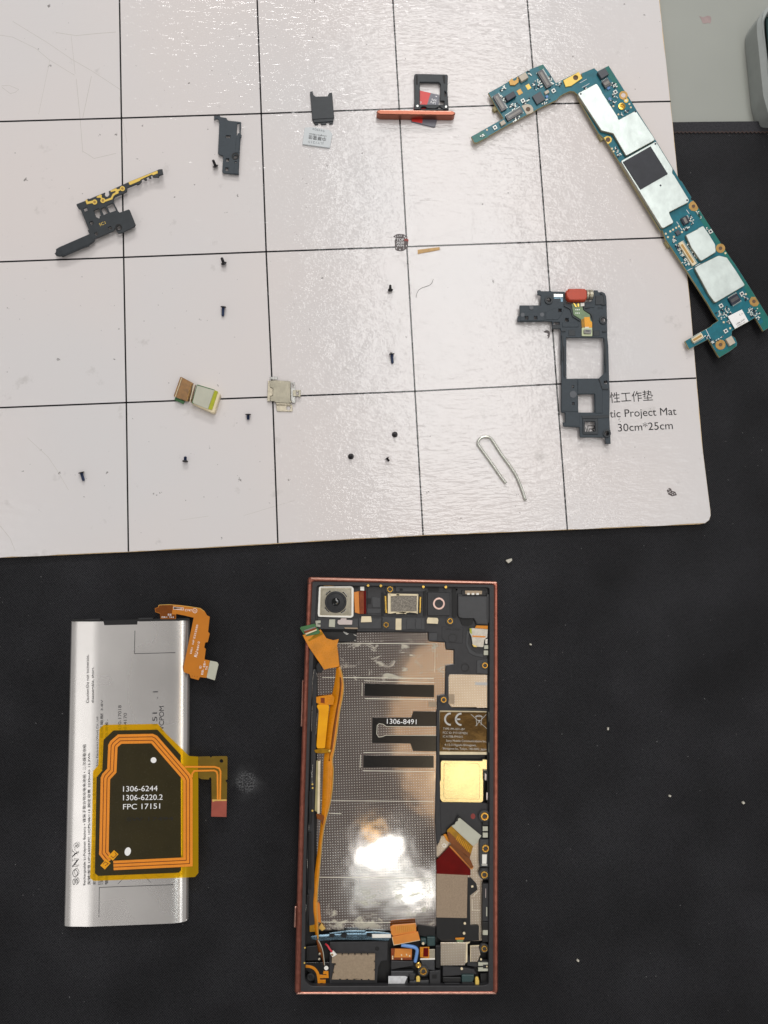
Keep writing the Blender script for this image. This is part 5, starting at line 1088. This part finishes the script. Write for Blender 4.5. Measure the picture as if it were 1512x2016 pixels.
it = [(stroke(q, w), H(.60), .03) for q, w in ((zF(258, 120, 250, 180, 240, 250, 225, 500), .9), (zF(232, 600, 222, 940), .8), (zF(290, 170, 300, 210), .8), (zF(240, 1380, 228, 1620), 1.0), (zF(300, 700, 282, 980), .8), (zG(225, 10, 220, 100), .9), (zG(215, 290, 208, 330), .9), (zB(180, 60, 190, 150), .8), (zB(165, 430, 165, 460), .8), (zB(155, 660, 155, 720), .8))]
merge('metal_line', it, 'steel', ph_, kind='stuff')
merge('gold_dot', [(circ(*q, 1.8, 8), H(.60), .03) for q in zF(235, 1640, 238, 1690, 235, 1990)] + [(circ(*q, 1.6, 8), H(.74), .03) for q in zG(208, 592, 202, 798)], 'gold_print', ph_, kind='stuff')
for q in (zB(165, 200, 185, 200, 185, 420, 165, 420), zB(165, 480, 180, 480, 180, 860, 160, 860), zB(150, 900, 165, 900, 160, 1080, 146, 1080)): plate('rail_block', q, H(.56), .12, 'phone_dark', ph_, bev=.01)
plate('copper_foot', zB(205, 930, 238, 960, 248, 1090, 215, 1080), H(.45), .03, 'fpc_orange', ph_, bev=.005); plate('tape_corner', zB(230, 1125, 250, 1092, 278, 1130, 255, 1145), H(.47), .05, 'fpc_edge', ph_, bev=.012); plate('yellow_tape', zB(170, 1090, 200, 1095, 208, 1150, 170, 1150), H(.44), .03, 'amber', ph_, bev=.006)

# bottom: hinge bar, speaker plate, jack, antenna
plate('steel_bar', zG(290, 440, 395, 420, 540, 410, 540, 395, 770, 360, 1030, 360, 1030, 380, 1130, 375) + zB(720, 1160, 720, 1196) + zG(1340, 500, 1040, 490, 640, 490, 400, 505, 290, 480), H(.50), .08, 'steel_blue', ph_, bev=.025)
for q in (zG(400, 430, 535, 425, 535, 460, 400, 465), zG(610, 410, 700, 410, 700, 455, 610, 455), zG(775, 400, 1040, 400, 1040, 465, 775, 465)): plate('bar_sleeve', q, H(.53), .06, 'steel_blue', ph_, bev=.025)
plate('bar_sleeve', zG(1115, 412, 1375, 412, 1375, 460, 1118, 462), H(.54), .06, 'white_plastic', ph_, bev=.02, label='white bar sleeve')
for q in (zG(540, 400, 605, 400, 600, 450, 540, 450), zG(702, 400, 770, 400, 768, 455, 702, 455), zG(1048, 395, 1112, 400, 1112, 440, 1048, 440)): plate('bar_gap', q, H(.55), .02, 'void_black', ph_, bev=0)
plate('grey_plate', zG(545, 515, 1330, 505, 1325, 760, 1240, 770, 1200, 860, 1180, 1110, 540, 1100, 540, 800), H(.46), .06, 'phone_plastic', ph_, bev=.01); plate('moulded_dot', circ(*zG(1185, 602)[0], 4.4, 16), H(.465), .004, 'phone_dark', ph_, bev=0)
nt_ = []
a, b = zG(580, 690)[0], zG(1155, 690)[0]
def notched(p0, p1, p2, p3, n1, n2, d):
    out = []
    for A_, B_, n in ((p0, p1, n1), (p1, p2, n2), (p2, p3, n1), (p3, p0, n2)):
        A_, B_ = Vector(A_), Vector(B_); u = (B_ - A_); l = u.length; u.normalize(); w = Vector((-u.y, u.x))
        out.append(tuple(A_))
        for i in range(n):
            t0, t1 = (i + .72) / n * l, (i + .95) / n * l
            if i == n - 1: break
            for t, o_ in ((t0, 0), (t0, d), (t1, d), (t1, 0)): out.append(tuple(A_ + u * t + w * o_))
    return out
plate('speaker_cover', notched(zG(640, 685)[0], zG(1158, 685)[0], zG(1152, 1030)[0], zG(570, 1022)[0], 6, 3, 1.8)[:-0 or None], H(.58), .12, 'tan_metal', ph_, bev=.012)
plate('speaker_cover_corner', zG(575, 705, 645, 690, 650, 800, 572, 800), H(.577), .1, 'tan_metal', ph_, bev=.006)
plate('wire_plug', zG(548, 672, 590, 635, 640, 688, 580, 722), H(.63), .08, 'white_plastic', ph_, bev=.015); plate('plug_slot', zG(560, 680, 580, 668, 596, 690, 576, 702), H(.635), .01, 'dull_gold', ph_, bev=0)
tube('red_wire', [(*zG(488, 540)[0], H(.40)), (*zG(515, 562)[0], H(.52)), (*zG(545, 610)[0], H(.60)), (*zG(575, 645)[0], H(.60))], 1.8, 'red_wire', ph_, 8); tube('black_wire', [(*zG(525, 540)[0], H(.38)), (*zG(548, 580)[0], H(.48)), (*zG(572, 632)[0], H(.58))], 1.4, 'phone_dark', ph_, 8)
# lower left: antenna strip and its foil
plate('antenna_base', zG(215, 790, 540, 790, 540, 1100, 340, 1100, 335, 985, 215, 880), H(.46), .05, 'gloss_black', ph_, bev=.008)
plate('antenna_strip', stroke(spline(zG(218, 842, 270, 846, 330, 870, 375, 925, 392, 990, 400, 1080), 4), 5.4), H(.474), .012, 'fpc', ph_, bev=.003)
merge('antenna_finger', [(q, H(.477), .012) for q in (zG(405, 955, 450, 958, 460, 905, 525, 905, 530, 1000, 410, 1004), zG(410, 1022, 490, 1024, 488, 1098, 460, 1092, 455, 1070, 380, 1062, 385, 1030))], 'fpc', ph_, kind='stuff')
plate('slot', zG(440, 945, 500, 948, 498, 958, 440, 955), H(.479), .002, 'gloss_black', ph_, bev=0)
plate('white_dot', circ(*zG(497, 865)[0], 4.2, 18), H(.472), .003, 'white_plastic', ph_, bev=0)
lathe('corner_screw', *zG(283, 985)[0], H(.45), [(8, 0), (8, .05), (6, .06), (2, .05), (1, .07)], 'phone_dark', ph_, 14)
rw = [[(*zG(360, 480)[0], H(.5)), (*zG(385, 480)[0], H(.5))], [(*zG(375, 560)[0], H(.50)), (*zG(425, 555)[0], H(.56))], [(*zG(390, 640)[0], H(.48)), (*zG(452, 640)[0], H(.54))], [(*zG(440, 740)[0], H(.48)), (*zG(466, 740)[0], H(.5))], [(*zG(462, 830)[0], H(.48)), (*zG(474, 830)[0], H(.48))]]
sheet('lower_ribbon', rw, 'fpc_dark', ph_, thk=.012); tube('ribbon_edge', [(r_[1][0], r_[1][1], r_[1][2] + .01) for r_ in rw], .8, 'sage', ph_, n=6)
plate('corner_block', zG(225, 580, 385, 560, 410, 760, 225, 770), H(.42), .1, 'phone_dark', ph_, bev=.015)
for q in zG(408, 670, 402, 740): lathe('spring', *q, H(.5), [(2.6, 0), (2.2, .04), (1, .05)], 'steel_soft', ph_, 10)
# lower middle
plate('connector_body', zB(716, 1118, 735, 1106, 888, 1094, 893, 1150, 735, 1180, 722, 1165), H(.60), .06, 'fpc_orange', ph_, bev=.012, label='amber ribbon end with a row of contacts')
merge('contact_finger', [(stroke(zB(758 + i * 13, 1112 - i, 762 + i * 13, 1160 - i * 2), 1.0), H(.61), .012) for i in range(10)], 'gold', ph_, kind='stuff')
plate('orange_stiffener', zB(728, 1186, 904, 1150, 918, 1206, 740, 1240), H(.64), .05, 'fpc_orange', ph_, bev=.008); plate('stiffener_edge', stroke(zB(728, 1186, 740, 1240, 918, 1206), 1.0), H(.643), .02, 'connector_cream', ph_, bev=.003)
tube('blue_cable', [(*zB(790, 1238)[0], H(.56)), (*zB(840, 1246)[0], H(.60)), (*zB(880, 1254)[0], H(.62)), (*zB(897, 1272)[0], H(.62)), (*zB(894, 1305)[0], H(.60)), (*zB(884, 1352)[0], H(.56))], 3.4, 'blue_wire', ph_, 10)
lathe('coax_plug', *zB(906, 1372)[0], H(.54), [(5.6, 0), (5.6, .05), (4.4, .07), (2, .05)], 'brass', ph_, 14)
oc = plate('jack_flex', zH(0, 580, 50, 572, 275, 575, 268, 725, 0, 722), H(.50), .04, 'fpc_brown', ph_, bev=.008, label='orange brown flex by the jack'); plate('jack_flex_print', zH(50, 575, 270, 578, 262, 690, 40, 690), H(.506), .004, 'fpc_orange', oc, bev=0)
merge('white_mark', [(rect(*zH(x, y)[0], 2.4, 3.4), H(.512), .004) for x, y in ((135, 660), (137, 710), (200, 655), (240, 670), (20, 680), (20, 705))], 'connector_cream', oc, kind='stuff')
plate('chip_flex', zH(372, 560, 495, 556, 495, 700, 375, 690), H(.52), .04, 'fpc', ph_, bev=.006); plate('red_chip', zH(420, 570, 482, 570, 480, 680, 415, 680), H(.54), .03, 'dark_red', ph_, bev=.006); plate('silver_block', zH(490, 585, 568, 585, 568, 700, 495, 700), H(.51), .04, 'steel_soft', ph_, bev=.006); plate('white_bar', zH(380, 706, 568, 703, 568, 720, 375, 724), H(.53), .04, 'white_plastic', ph_, bev=.008)
plate('foil_square', rnd(zH(640, 500, 1025, 500, 990, 520, 985, 745, 960, 765, 955, 795, 640, 795), 1), H(.56), .08, 'foil_patch', ph_, bev=.012, label='small dotted silver square by the bottom edge'); plate('cream_edge', zH(965, 500, 1025, 492, 990, 520, 988, 750, 960, 770), H(.565), .05, 'connector_cream', ph_, bev=.012)
plate('silver_strip', zH(1030, 540, 1135, 540, 1158, 655, 1120, 750, 1028, 748), H(.50), .05, 'foil_patch', ph_, bev=.01); plate('strip_edge', stroke(zH(1030, 748, 1028, 545, 1140, 540), 1.4), H(.51), .05, 'connector_cream', ph_, bev=.005)
plate('small_gold_block', zH(830, 440, 950, 436, 940, 460, 835, 462), H(.50), .04, 'fpc', ph_, bev=.006); plate('small_green_block', zH(850, 462, 935, 462, 930, 490, 850, 488), H(.49), .04, 'olive_green', ph_, bev=.006)
for q, hg, m_ in ((zH(240, 860, 0, 870), .5, None), (zH(0, 735, 290, 745, 290, 800, 0, 850), .52, 'phone_plastic'), (zH(0, 870, 290, 870, 290, 935, 215, 935, 215, 1075, 0, 1075), .50, 'phone_plastic_hi'), (zH(230, 900, 320, 905, 300, 985, 240, 985), .54, 'phone_plastic'), (zH(240, 995, 490, 990, 485, 1078, 235, 1078), .50, 'phone_plastic_hi'), (zH(385, 730, 565, 730, 565, 860, 480, 850, 400, 800), .52, 'phone_plastic_hi'), (zH(495, 870, 640, 860, 640, 1060, 500, 1050), .53, 'phone_plastic'), (zH(575, 540, 640, 540, 635, 830, 578, 830), .56, 'phone_dark'),
                  (zH(670, 800, 900, 815, 1080, 850, 1110, 910, 665, 940), .50, 'phone_plastic'), (zH(668, 950, 905, 950, 905, 1010, 668, 1010), .58, 'phone_dark'), (zH(690, 1020, 890, 1020, 888, 1085, 690, 1085), .54, 'phone_plastic'), (zH(915, 918, 1075, 918, 1070, 980, 1050, 1010, 915, 1010), .60, 'dark_teal'), (zH(915, 1010, 1068, 1010, 1068, 1085, 915, 1085), .55, 'phone_plastic'), (zH(1120, 735, 1260, 740, 1255, 880, 1125, 880), .52, 'phone_plastic'), (zH(1150, 900, 1270, 890, 1265, 1050, 1160, 1080), .48, 'phone_dark'), (zH(340, 260, 580, 300, 570, 430, 460, 430, 340, 400), .44, 'phone_dark'), (zH(465, 430, 570, 430, 570, 540, 470, 545), .56, 'dark_teal'), (zH(385, 450, 455, 448, 455, 520, 390, 520), .54, 'dark_teal'), (zH(1000, 660, 1130, 750, 1130, 820, 980, 800), .46, 'phone_plastic')):
    if m_: plate('moulded_block', rnd(q, 1.2), H(hg), .18, m_, ph_, bev=.02)
plate('square_hole', zH(530, 912, 592, 912, 590, 965, 530, 962), H(.534), .004, 'void_black', ph_, bev=0)
for q in (rnd(zH(325, 950, 340, 938, 365, 938, 376, 955, 374, 1010, 326, 1010), 1), rnd(zH(1088, 960, 1105, 945, 1130, 950, 1142, 1000, 1138, 1070, 1090, 1070), 1)): plate('gold_pin', q, H(.60), .08, 'gold_print', ph_, bev=.02)
plate('white_tape', zG(1338, 975, 1335, 1088) + zH(175, 1058, 180, 1010, 212, 945, 185, 932), H(.515), .012, 'white_tape', ph_, bev=.003)
for q in (zH(1128, 758, 1255, 760, 1255, 785, 1190, 785, 1190, 800, 1128, 800), zH(1128, 825, 1190, 822, 1190, 838, 1255, 838, 1255, 868, 1128, 870), zH(1185, 345, 1252, 350, 1250, 398, 1185, 398)): plate('spring_contact', q, H(.60), .05, 'sage', ph_, bev=.008)
merge('solder_spot', [(circ(*q, r_, 10), H(.60), .04) for q, r_ in zip(zH(415, 512, 1165, 718, 1240, 810, 955, 252, 945, 380, 915, 838), (2.6, 2.0, 1.6, 2.4, 2.6, 2.6))], 'connector_cream', ph_, kind='stuff')
plate('bottom_lip', zG(200, 1100) + zH(1260, 1040, 1290, 1090) + zG(310, 1125), H(.42), .1, 'phone_dark', ph_, bev=.01)

# ================================================================== BATTERY
zJ = zone(100, 1170, 3.979); zKk = zone(100, 1400, 3.979); zL = zone(280, 1170, 8.4)
ba = root('battery', 250, 1520, ZB, 'flat silver pouch battery with vertical black printing, left of the phone', 'battery')
HB = .46
Lt, Lb, Rt_, Rb = P(139.5, 1223, H(.2)), P(125.5, 1820.5, H(.2)), P(373.5, 1219.5, H(.2)), P(370.5, 1811, H(.2))
prof = [(0, .10), (.01, .19), (.04, .26), (.10, .32), (.20, .36), (.36, .385), (.55, .405), (.75, .425), (.92, .444), (1.06, .456), (1.25, HB)]
profr = [(0, .12), (.015, .20), (.05, .27), (.11, .33), (.19, .375), (.29, .41), (.40, .432), (.52, .447), (.68, .456), (.9, HB)]
V, Fc = [], []
nrow = 13
for i in range(nrow):
    s_ = i / (nrow - 1)
    a = Lt.lerp(Lb, s_); b = Rt_.lerp(Rb, s_); w = (b - a).length; u = (b - a).normalized()
    row = [a + u * .02 + Vector((0, 0, -.19))]
    row += [Vector((0, 0, h_ - .2)) + a + u * d for d, h_ in prof]
    row += [Vector((0, 0, HB - .2)) + a + u * (w * t_) for t_ in (.35, .5, .65)]
    row += [Vector((0, 0, h_ - .2)) + a + u * (w - d) for d, h_ in reversed(profr)]
    row += [b - u * .02 + Vector((0, 0, -.19))]
    V += row
nc = len(row)
for i in range(nrow - 1):
    for j in range(nc - 1):
        a = i * nc + j; Fc.append((a, a + nc, a + nc + 1, a + 1))
n0 = len(V); V += [v.copy() for v in V[:nc]] + [v.copy() for v in V[n0 - nc:n0]]
Fc.append(tuple(range(n0, n0 + nc))); Fc.append(tuple(reversed(range(n0 + nc, n0 + 2 * nc))))
body = link('pouch', V, Fc, 'pouch', ba, smooth=True)
plate('end_strip', zJ(170, 197, 385, 192, 388, 205, 415, 205, 680, 196, 685, 188, 800, 185, 802, 192, 1085, 186, 1090, 205, 700, 214, 680, 212, 678, 238, 418, 243, 412, 214, 166, 214), H(HB + .006), .22, 'phone_dark', ba, bev=.01)
plate('end_tab', zJ(270, 196, 388, 191, 388, 200, 270, 206), H(HB + .02), .05, 'phone_plastic', ba); plate('end_tab', zJ(690, 186, 800, 184, 800, 194, 690, 198), H(HB + .02), .05, 'phone_plastic', ba)
plate('end_fold', zKk(180, 1668, 975, 1648, 985, 1638, 1065, 1636, 1065, 1643, 990, 1650, 978, 1662, 185, 1683), H(.30), .2, 'pouch', ba, bev=.02)
zb = H(HB + .004)
def vt(s_, x, y0, y1, h, zf_=zKk, m_='ink', par=ba): return text(s_, zf_(x, y0)[0], zf_(x, y1)[0], zb, m_, par, h=h)
vt('Rechargeable Li-Polymer Battery • 锂离子聚合物充电电池组 • 二次鋰電池組', 270, 1365, 262, 4.6)
vt('型號/型号 LIP1642ERPC 1ICP5/48/112 額定容量 3230mAh 12.3Wh', 307, 1360, 328, 4.2)
vt('索尼移动 制造商 中国制造 · Model Made in China · 充電限制電壓', 350, 1360, 520, 4.2); vt('Sony Electronics (Wuxi) Co., Ltd', 371, 432, 45, 4.2)
vt('注意 请勿拆解 短路 充电限制电压 4.35V 标称电压 • 標稱電壓 3.8V', 408, 1362, -90, 4.2); vt('警告 本电池仅限配用指定的充电器.', 446, 1362, 65, 4.2); vt('安全注意事項', 386, 1362, 1290, 4.0)
vt('Caution:Do not incinerate,', 295, 852, 475, 5.0, zJ); vt('disassemble, short.', 337, 850, 570, 5.0, zJ)
vt('470-17018', 552, 1065, 870, 6.2, zJ); vt('1288-4170', 595, 1120, 930, 6.2, zJ); vt('5151', 833, 1085, 926, 9.5, zJ); vt('SWCPOM', 886, 1112, 876, 9.5, zJ); vt('. 1', 838, 816, 760, 9.5, zJ)
merge('printed_line', [(stroke(zJ(659, 285, 655, 465, 975, 457), 1.1), zb, .003), (stroke(zKk(957, 1360, 380, 1381, 377, 1590), 1.1), zb, .003), (stroke(zKk(377, 1598, 377, 1615), 1.1), zb, .003), (stroke(zKk(590, 1288, 525, 1355), .8), zb, .003), (stroke(zKk(718, 1278, 784, 1343), .8), zb, .003), (stroke(arcs(zKk(855, 1265)[0], 8, 10, 170), .7), zb, .003)], 'ink', ba, kind='stuff')
# brand lettering in slab serif
def glyphs(paths, a, b, h, hx, z_, m_, par):
    A, B = Vector(a), Vector(b); u = (B - A).normalized(); w = Vector((u.y, -u.x))
    V, Fc = [], []
    for i_, (p, wd) in enumerate(paths):
        o = stroke([tuple(A + u * (x * hx) + w * (y * h)) for x, y in p], wd * h); n = len(o) // 2; b = len(V)
        V += [P(x, y, z_ + .0006 * i_) for x, y in o[:n] + o[n:][::-1]]
        Fc += [(b + i, b + i + 1, b + n + i + 1, b + n + i) for i in range(n - 1)]
    return link('lettering', V, Fc, m_, par, kind='stuff')
g_ = []
def sh(p, dx): return [(x + dx, y) for x, y in p]
g_ += [(spline([(.84, .72), (.64, .93), (.38, .95), (.16, .80), (.22, .62), (.5, .5), (.78, .38), (.84, .20), (.62, .05), (.36, .05), (.12, .28)], 4), .12)]
o_ = [(1.55 + .46 * math.cos(t_ * math.pi / 12), .5 + .45 * math.sin(t_ * math.pi / 12)) for t_ in range(25)]
g_ += [(o_, .12), ([(1.12, .35), (1.12, .65)], .14), ([(1.98, .35), (1.98, .65)], .14)]
g_ += [([(2.42, 0), (2.42, 1)], .08), ([(2.42, .96), (3.2, .04)], .18), ([(3.2, 0), (3.2, 1)], .08), ([(2.28, .97), (2.58, .97)], .07), ([(2.28, .03), (2.58, .03)], .07), ([(3.02, .97), (3.36, .97)], .07)]
g_ += [([(3.62, .97), (4.02, .45)], .17), ([(4.4, .97), (4.02, .45)], .09), ([(4.02, .48), (4.02, 0)], .17), ([(3.48, .97), (3.8, .97)], .07), ([(4.24, .97), (4.54, .97)], .07), ([(3.84, .03), (4.2, .03)], .07)]
glyphs(g_, zKk(212, 1368)[0], zKk(208, 1080)[0], 10.2, 15.8, zb, 'ink', ba)
o, h = ring_pts(*zKk(199, 1054)[0], 5.2, 4.5, 20); plate('lettering', o, zb, .002, 'ink', ba, holes=h, bev=0); vt('R', 209, 1062, 1044, 5.0)
# orange flex tail of the battery
bf = plate('battery_flex', zL(265, 185, 290, 172, 450, 166, 620, 178, 800, 202, 960, 228, 1030, 278, 1070, 347, 1116, 372, 1090, 620, 1116, 652, 1085, 790, 1042, 800, 1025, 880, 1052, 905, 1030, 1078, 1118, 1096, 1062, 1384, 955, 1370, 930, 1420, 800, 1385, 780, 1322, 690, 1290, 680, 1210, 760, 830, 850, 388, 700, 352, 560, 325, 556, 410, 300, 408, 292, 320, 215, 294, 207, 232, 262, 212), H(HB + .05), .022, 'fpc_battery', ba, bev=.006)
plate('flex_stripe', stroke(zL(268, 188, 292, 176, 450, 170, 800, 206, 958, 232, 1026, 282), .9), H(HB + .052), .003, 'fpc_edge', bf, bev=0); plate('flex_dark_end', zL(285, 180, 510, 178, 490, 330, 552, 335, 550, 405, 302, 402, 295, 312, 222, 288, 214, 236, 270, 216), H(HB + .052), .003, 'fpc_dark', bf, bev=0)
plate('stiffener', rnd(zL(1120, 1098, 1238, 1122, 1262, 1160, 1200, 1426, 1062, 1382), 1.5), H(HB + .065), .04, 'sage', bf, bev=.012, label='pale grey stiffened plug end')
zf2 = H(HB + .054)
for s_, a, b, hh in (('C74T', (705, 278), (820, 285), 4.2), ('EE', (425, 350), (485, 352), 3.4), ('EB+ TH', (322, 388), (520, 390), 2.6), ('D01  HF E252585', (815, 985), (925, 505), 3.4), ('94V-0', (930, 935), (955, 785), 4.2), ('RU', (905, 1040), (925, 955), 6.0), ('EB-', (1005, 1330), (1020, 1235), 4.0), ('EB+', (1040, 1205), (1052, 1105), 4.0), ('ID', (975, 1228), (982, 1185), 4.0), ('TH', (1075, 1255), (1085, 1195), 4.0)):
    text(s_, zL(*a)[0], zL(*b)[0], zf2, 'white_ink', bf, h=hh)
merge('printed_frame', [(stroke(zL(515, 210, 685, 225, 680, 262, 518, 245, 515, 210), .7), zf2, .003), (stroke(arcs(zL(870, 272)[0], 4.3, 0, 360, 18), .7), zf2, .003)] + [(stroke(zL(535 + i * 24, 222 + i * 2, 533 + i * 24, 240 + i * 2), 1.2), zf2, .003) for i in range(6)], 'white_ink', bf, kind='stuff')
text('C5', zL(850, 285)[0], zL(890, 288)[0], zf2, 'white_ink', bf, h=2.6)
merge('pin_mark', [(rect(*zL(825 + i * 42, 1352 + i * 6)[0], .6, 2.6, 10), zf2, .003) for i in range(3)], 'coil_dark', bf, kind='stuff')

# ================================================================== ANTENNA FILM ON THE BATTERY
mat('olive_film', (116, 92, 26), .22, var=.12, vs=3, k=1.1)
an = root('antenna_film', 285, 1575, H(HB), 'yellow film antenna with a dark centre and orange coil, stuck over the battery', 'antenna')
q0 = H(HB + .020)
plate('yellow_film', rnd(zKk(380, 140, 412, 108, 838, 101, 905, 180, 1030, 300, 1085, 352, 1155, 356, 1156, 1268, 1130, 1299, 1040, 1305, 335, 1330, 308, 1310, 322, 900, 330, 470, 372, 425), 1.5), q0, 0, 'yellow_film', an, bev=0)
plate('dark_sheet', rnd(zKk(490, 152, 835, 146, 1018, 345, 1020, 1250, 1000, 1266, 372, 1291, 345, 1270, 358, 520, 403, 465, 413, 225), 1), q0 + .010, .008, 'ferrite', an, bev=.002, holes=[circ(*zKk(805, 384)[0], 5.8, 18), circ(*zKk(603, 1100)[0], 6.2, 16, 8.6, .25)])
plate('film_hole', circ(*zKk(805, 384)[0], 5.7, 18), q0 + .006, .003, 'paper_white', an, bev=0); plate('film_hole', circ(*zKk(603, 1100)[0], 6.1, 16, 8.5, .25), q0 + .006, .003, 'paper_white', an, bev=0)
cpath = zKk(442, 1188, 388, 1118, 390, 1085, 401, 525, 412, 498, 452, 455, 460, 268, 475, 240, 530, 193, 798, 188, 828, 202, 1086, 500, 1101, 535, 1101, 1207, 492, 1236)
def offs(pts, d):
    p = [Vector(q) for q in pts]; out = []
    for i in range(len(p)):
        a = p[i - 1] if i else None; c = p[i + 1] if i < len(p) - 1 else None
        d1 = (p[i] - a).normalized() if a is not None else (c - p[i]).normalized(); d2 = (c - p[i]).normalized() if c is not None else d1
        n1, n2 = Vector((-d1.y, d1.x)), Vector((-d2.y, d2.x)); m_ = (n1 + n2).normalized(); out.append(tuple(p[i] + m_ * (d / max(.5, m_.dot(n1)))))
    return out
strip('coil_gap', offs(cpath, 6.7), 17.5, q0 + .015, 'coil_dark', an)
for d in (0, 6.7, 13.4): strip('coil_track', offs(cpath, d), 5.2, q0 + .019, 'coil', an)
cpd = plate('coil_pad', rect(*zKk(490, 1130)[0], 17, 12, -48), q0 + .025, .005, 'fpc_bright', an, bev=.001); plate('pad_mark', stroke(zKk(470, 1135, 490, 1150, 515, 1125, 500, 1105), 1.2), q0 + .028, .002, 'coil_dark', cpd, bev=0)
cpd = plate('coil_pad', rect(*zKk(428, 1200)[0], 17, 12, -48), q0 + .025, .005, 'fpc_bright', an, bev=.001); plate('pad_mark', stroke(zKk(410, 1200, 425, 1180, 450, 1195, 425, 1212), 1.2), q0 + .028, .002, 'coil_dark', cpd, bev=0)
for s_, a, b, hh in (('1306-6244', (566, 630), (836, 625), 10.5), ('1306-6220.2', (566, 699), (876, 694), 10.5), ('FPC 17151', (566, 770), (856, 764), 10.5)): text(s_, zKk(*a)[0], zKk(*b)[0], q0 + .013, 'white_ink', an, h=hh)
text('SW 17494', zKk(595, 862)[0], zKk(960, 855)[0], q0 + .013, 'void_black', an, h=7)
tl = plate('tail', zKk(1156, 356, 1245, 354, 1254, 366, 1263, 354, 1378, 352, 1384, 362, 1383, 535, 1368, 545, 1381, 562, 1379, 692, 1260, 692, 1258, 530, 1252, 518, 1243, 522, 1238, 536, 1180, 533, 1158, 522), q0 + .002, .008, 'olive_film', an, bev=.002, holes=[circ(*zKk(1337, 391)[0], 3.6, 12)])
for q in (zKk(1050, 436, 1285, 437, 1318, 448, 1330, 472, 1326, 694), zKk(1105, 520, 1108, 490, 1125, 468, 1280, 465, 1300, 476, 1306, 500, 1308, 694)): plate('tail_track', stroke(q, 3.4), q0 + .021, .003, 'coil', an, bev=0)
plate('tail_end', zKk(1260, 692, 1379, 692, 1376, 830, 1256, 827), q0 + .016, .02, 'terminal', an, bev=.005, label='brownish red terminal end'); plate('gold_edge', zKk(1264, 692, 1376, 692, 1376, 704, 1290, 704, 1268, 712), q0 + .02, .006, 'fpc_edge', an, bev=.002)
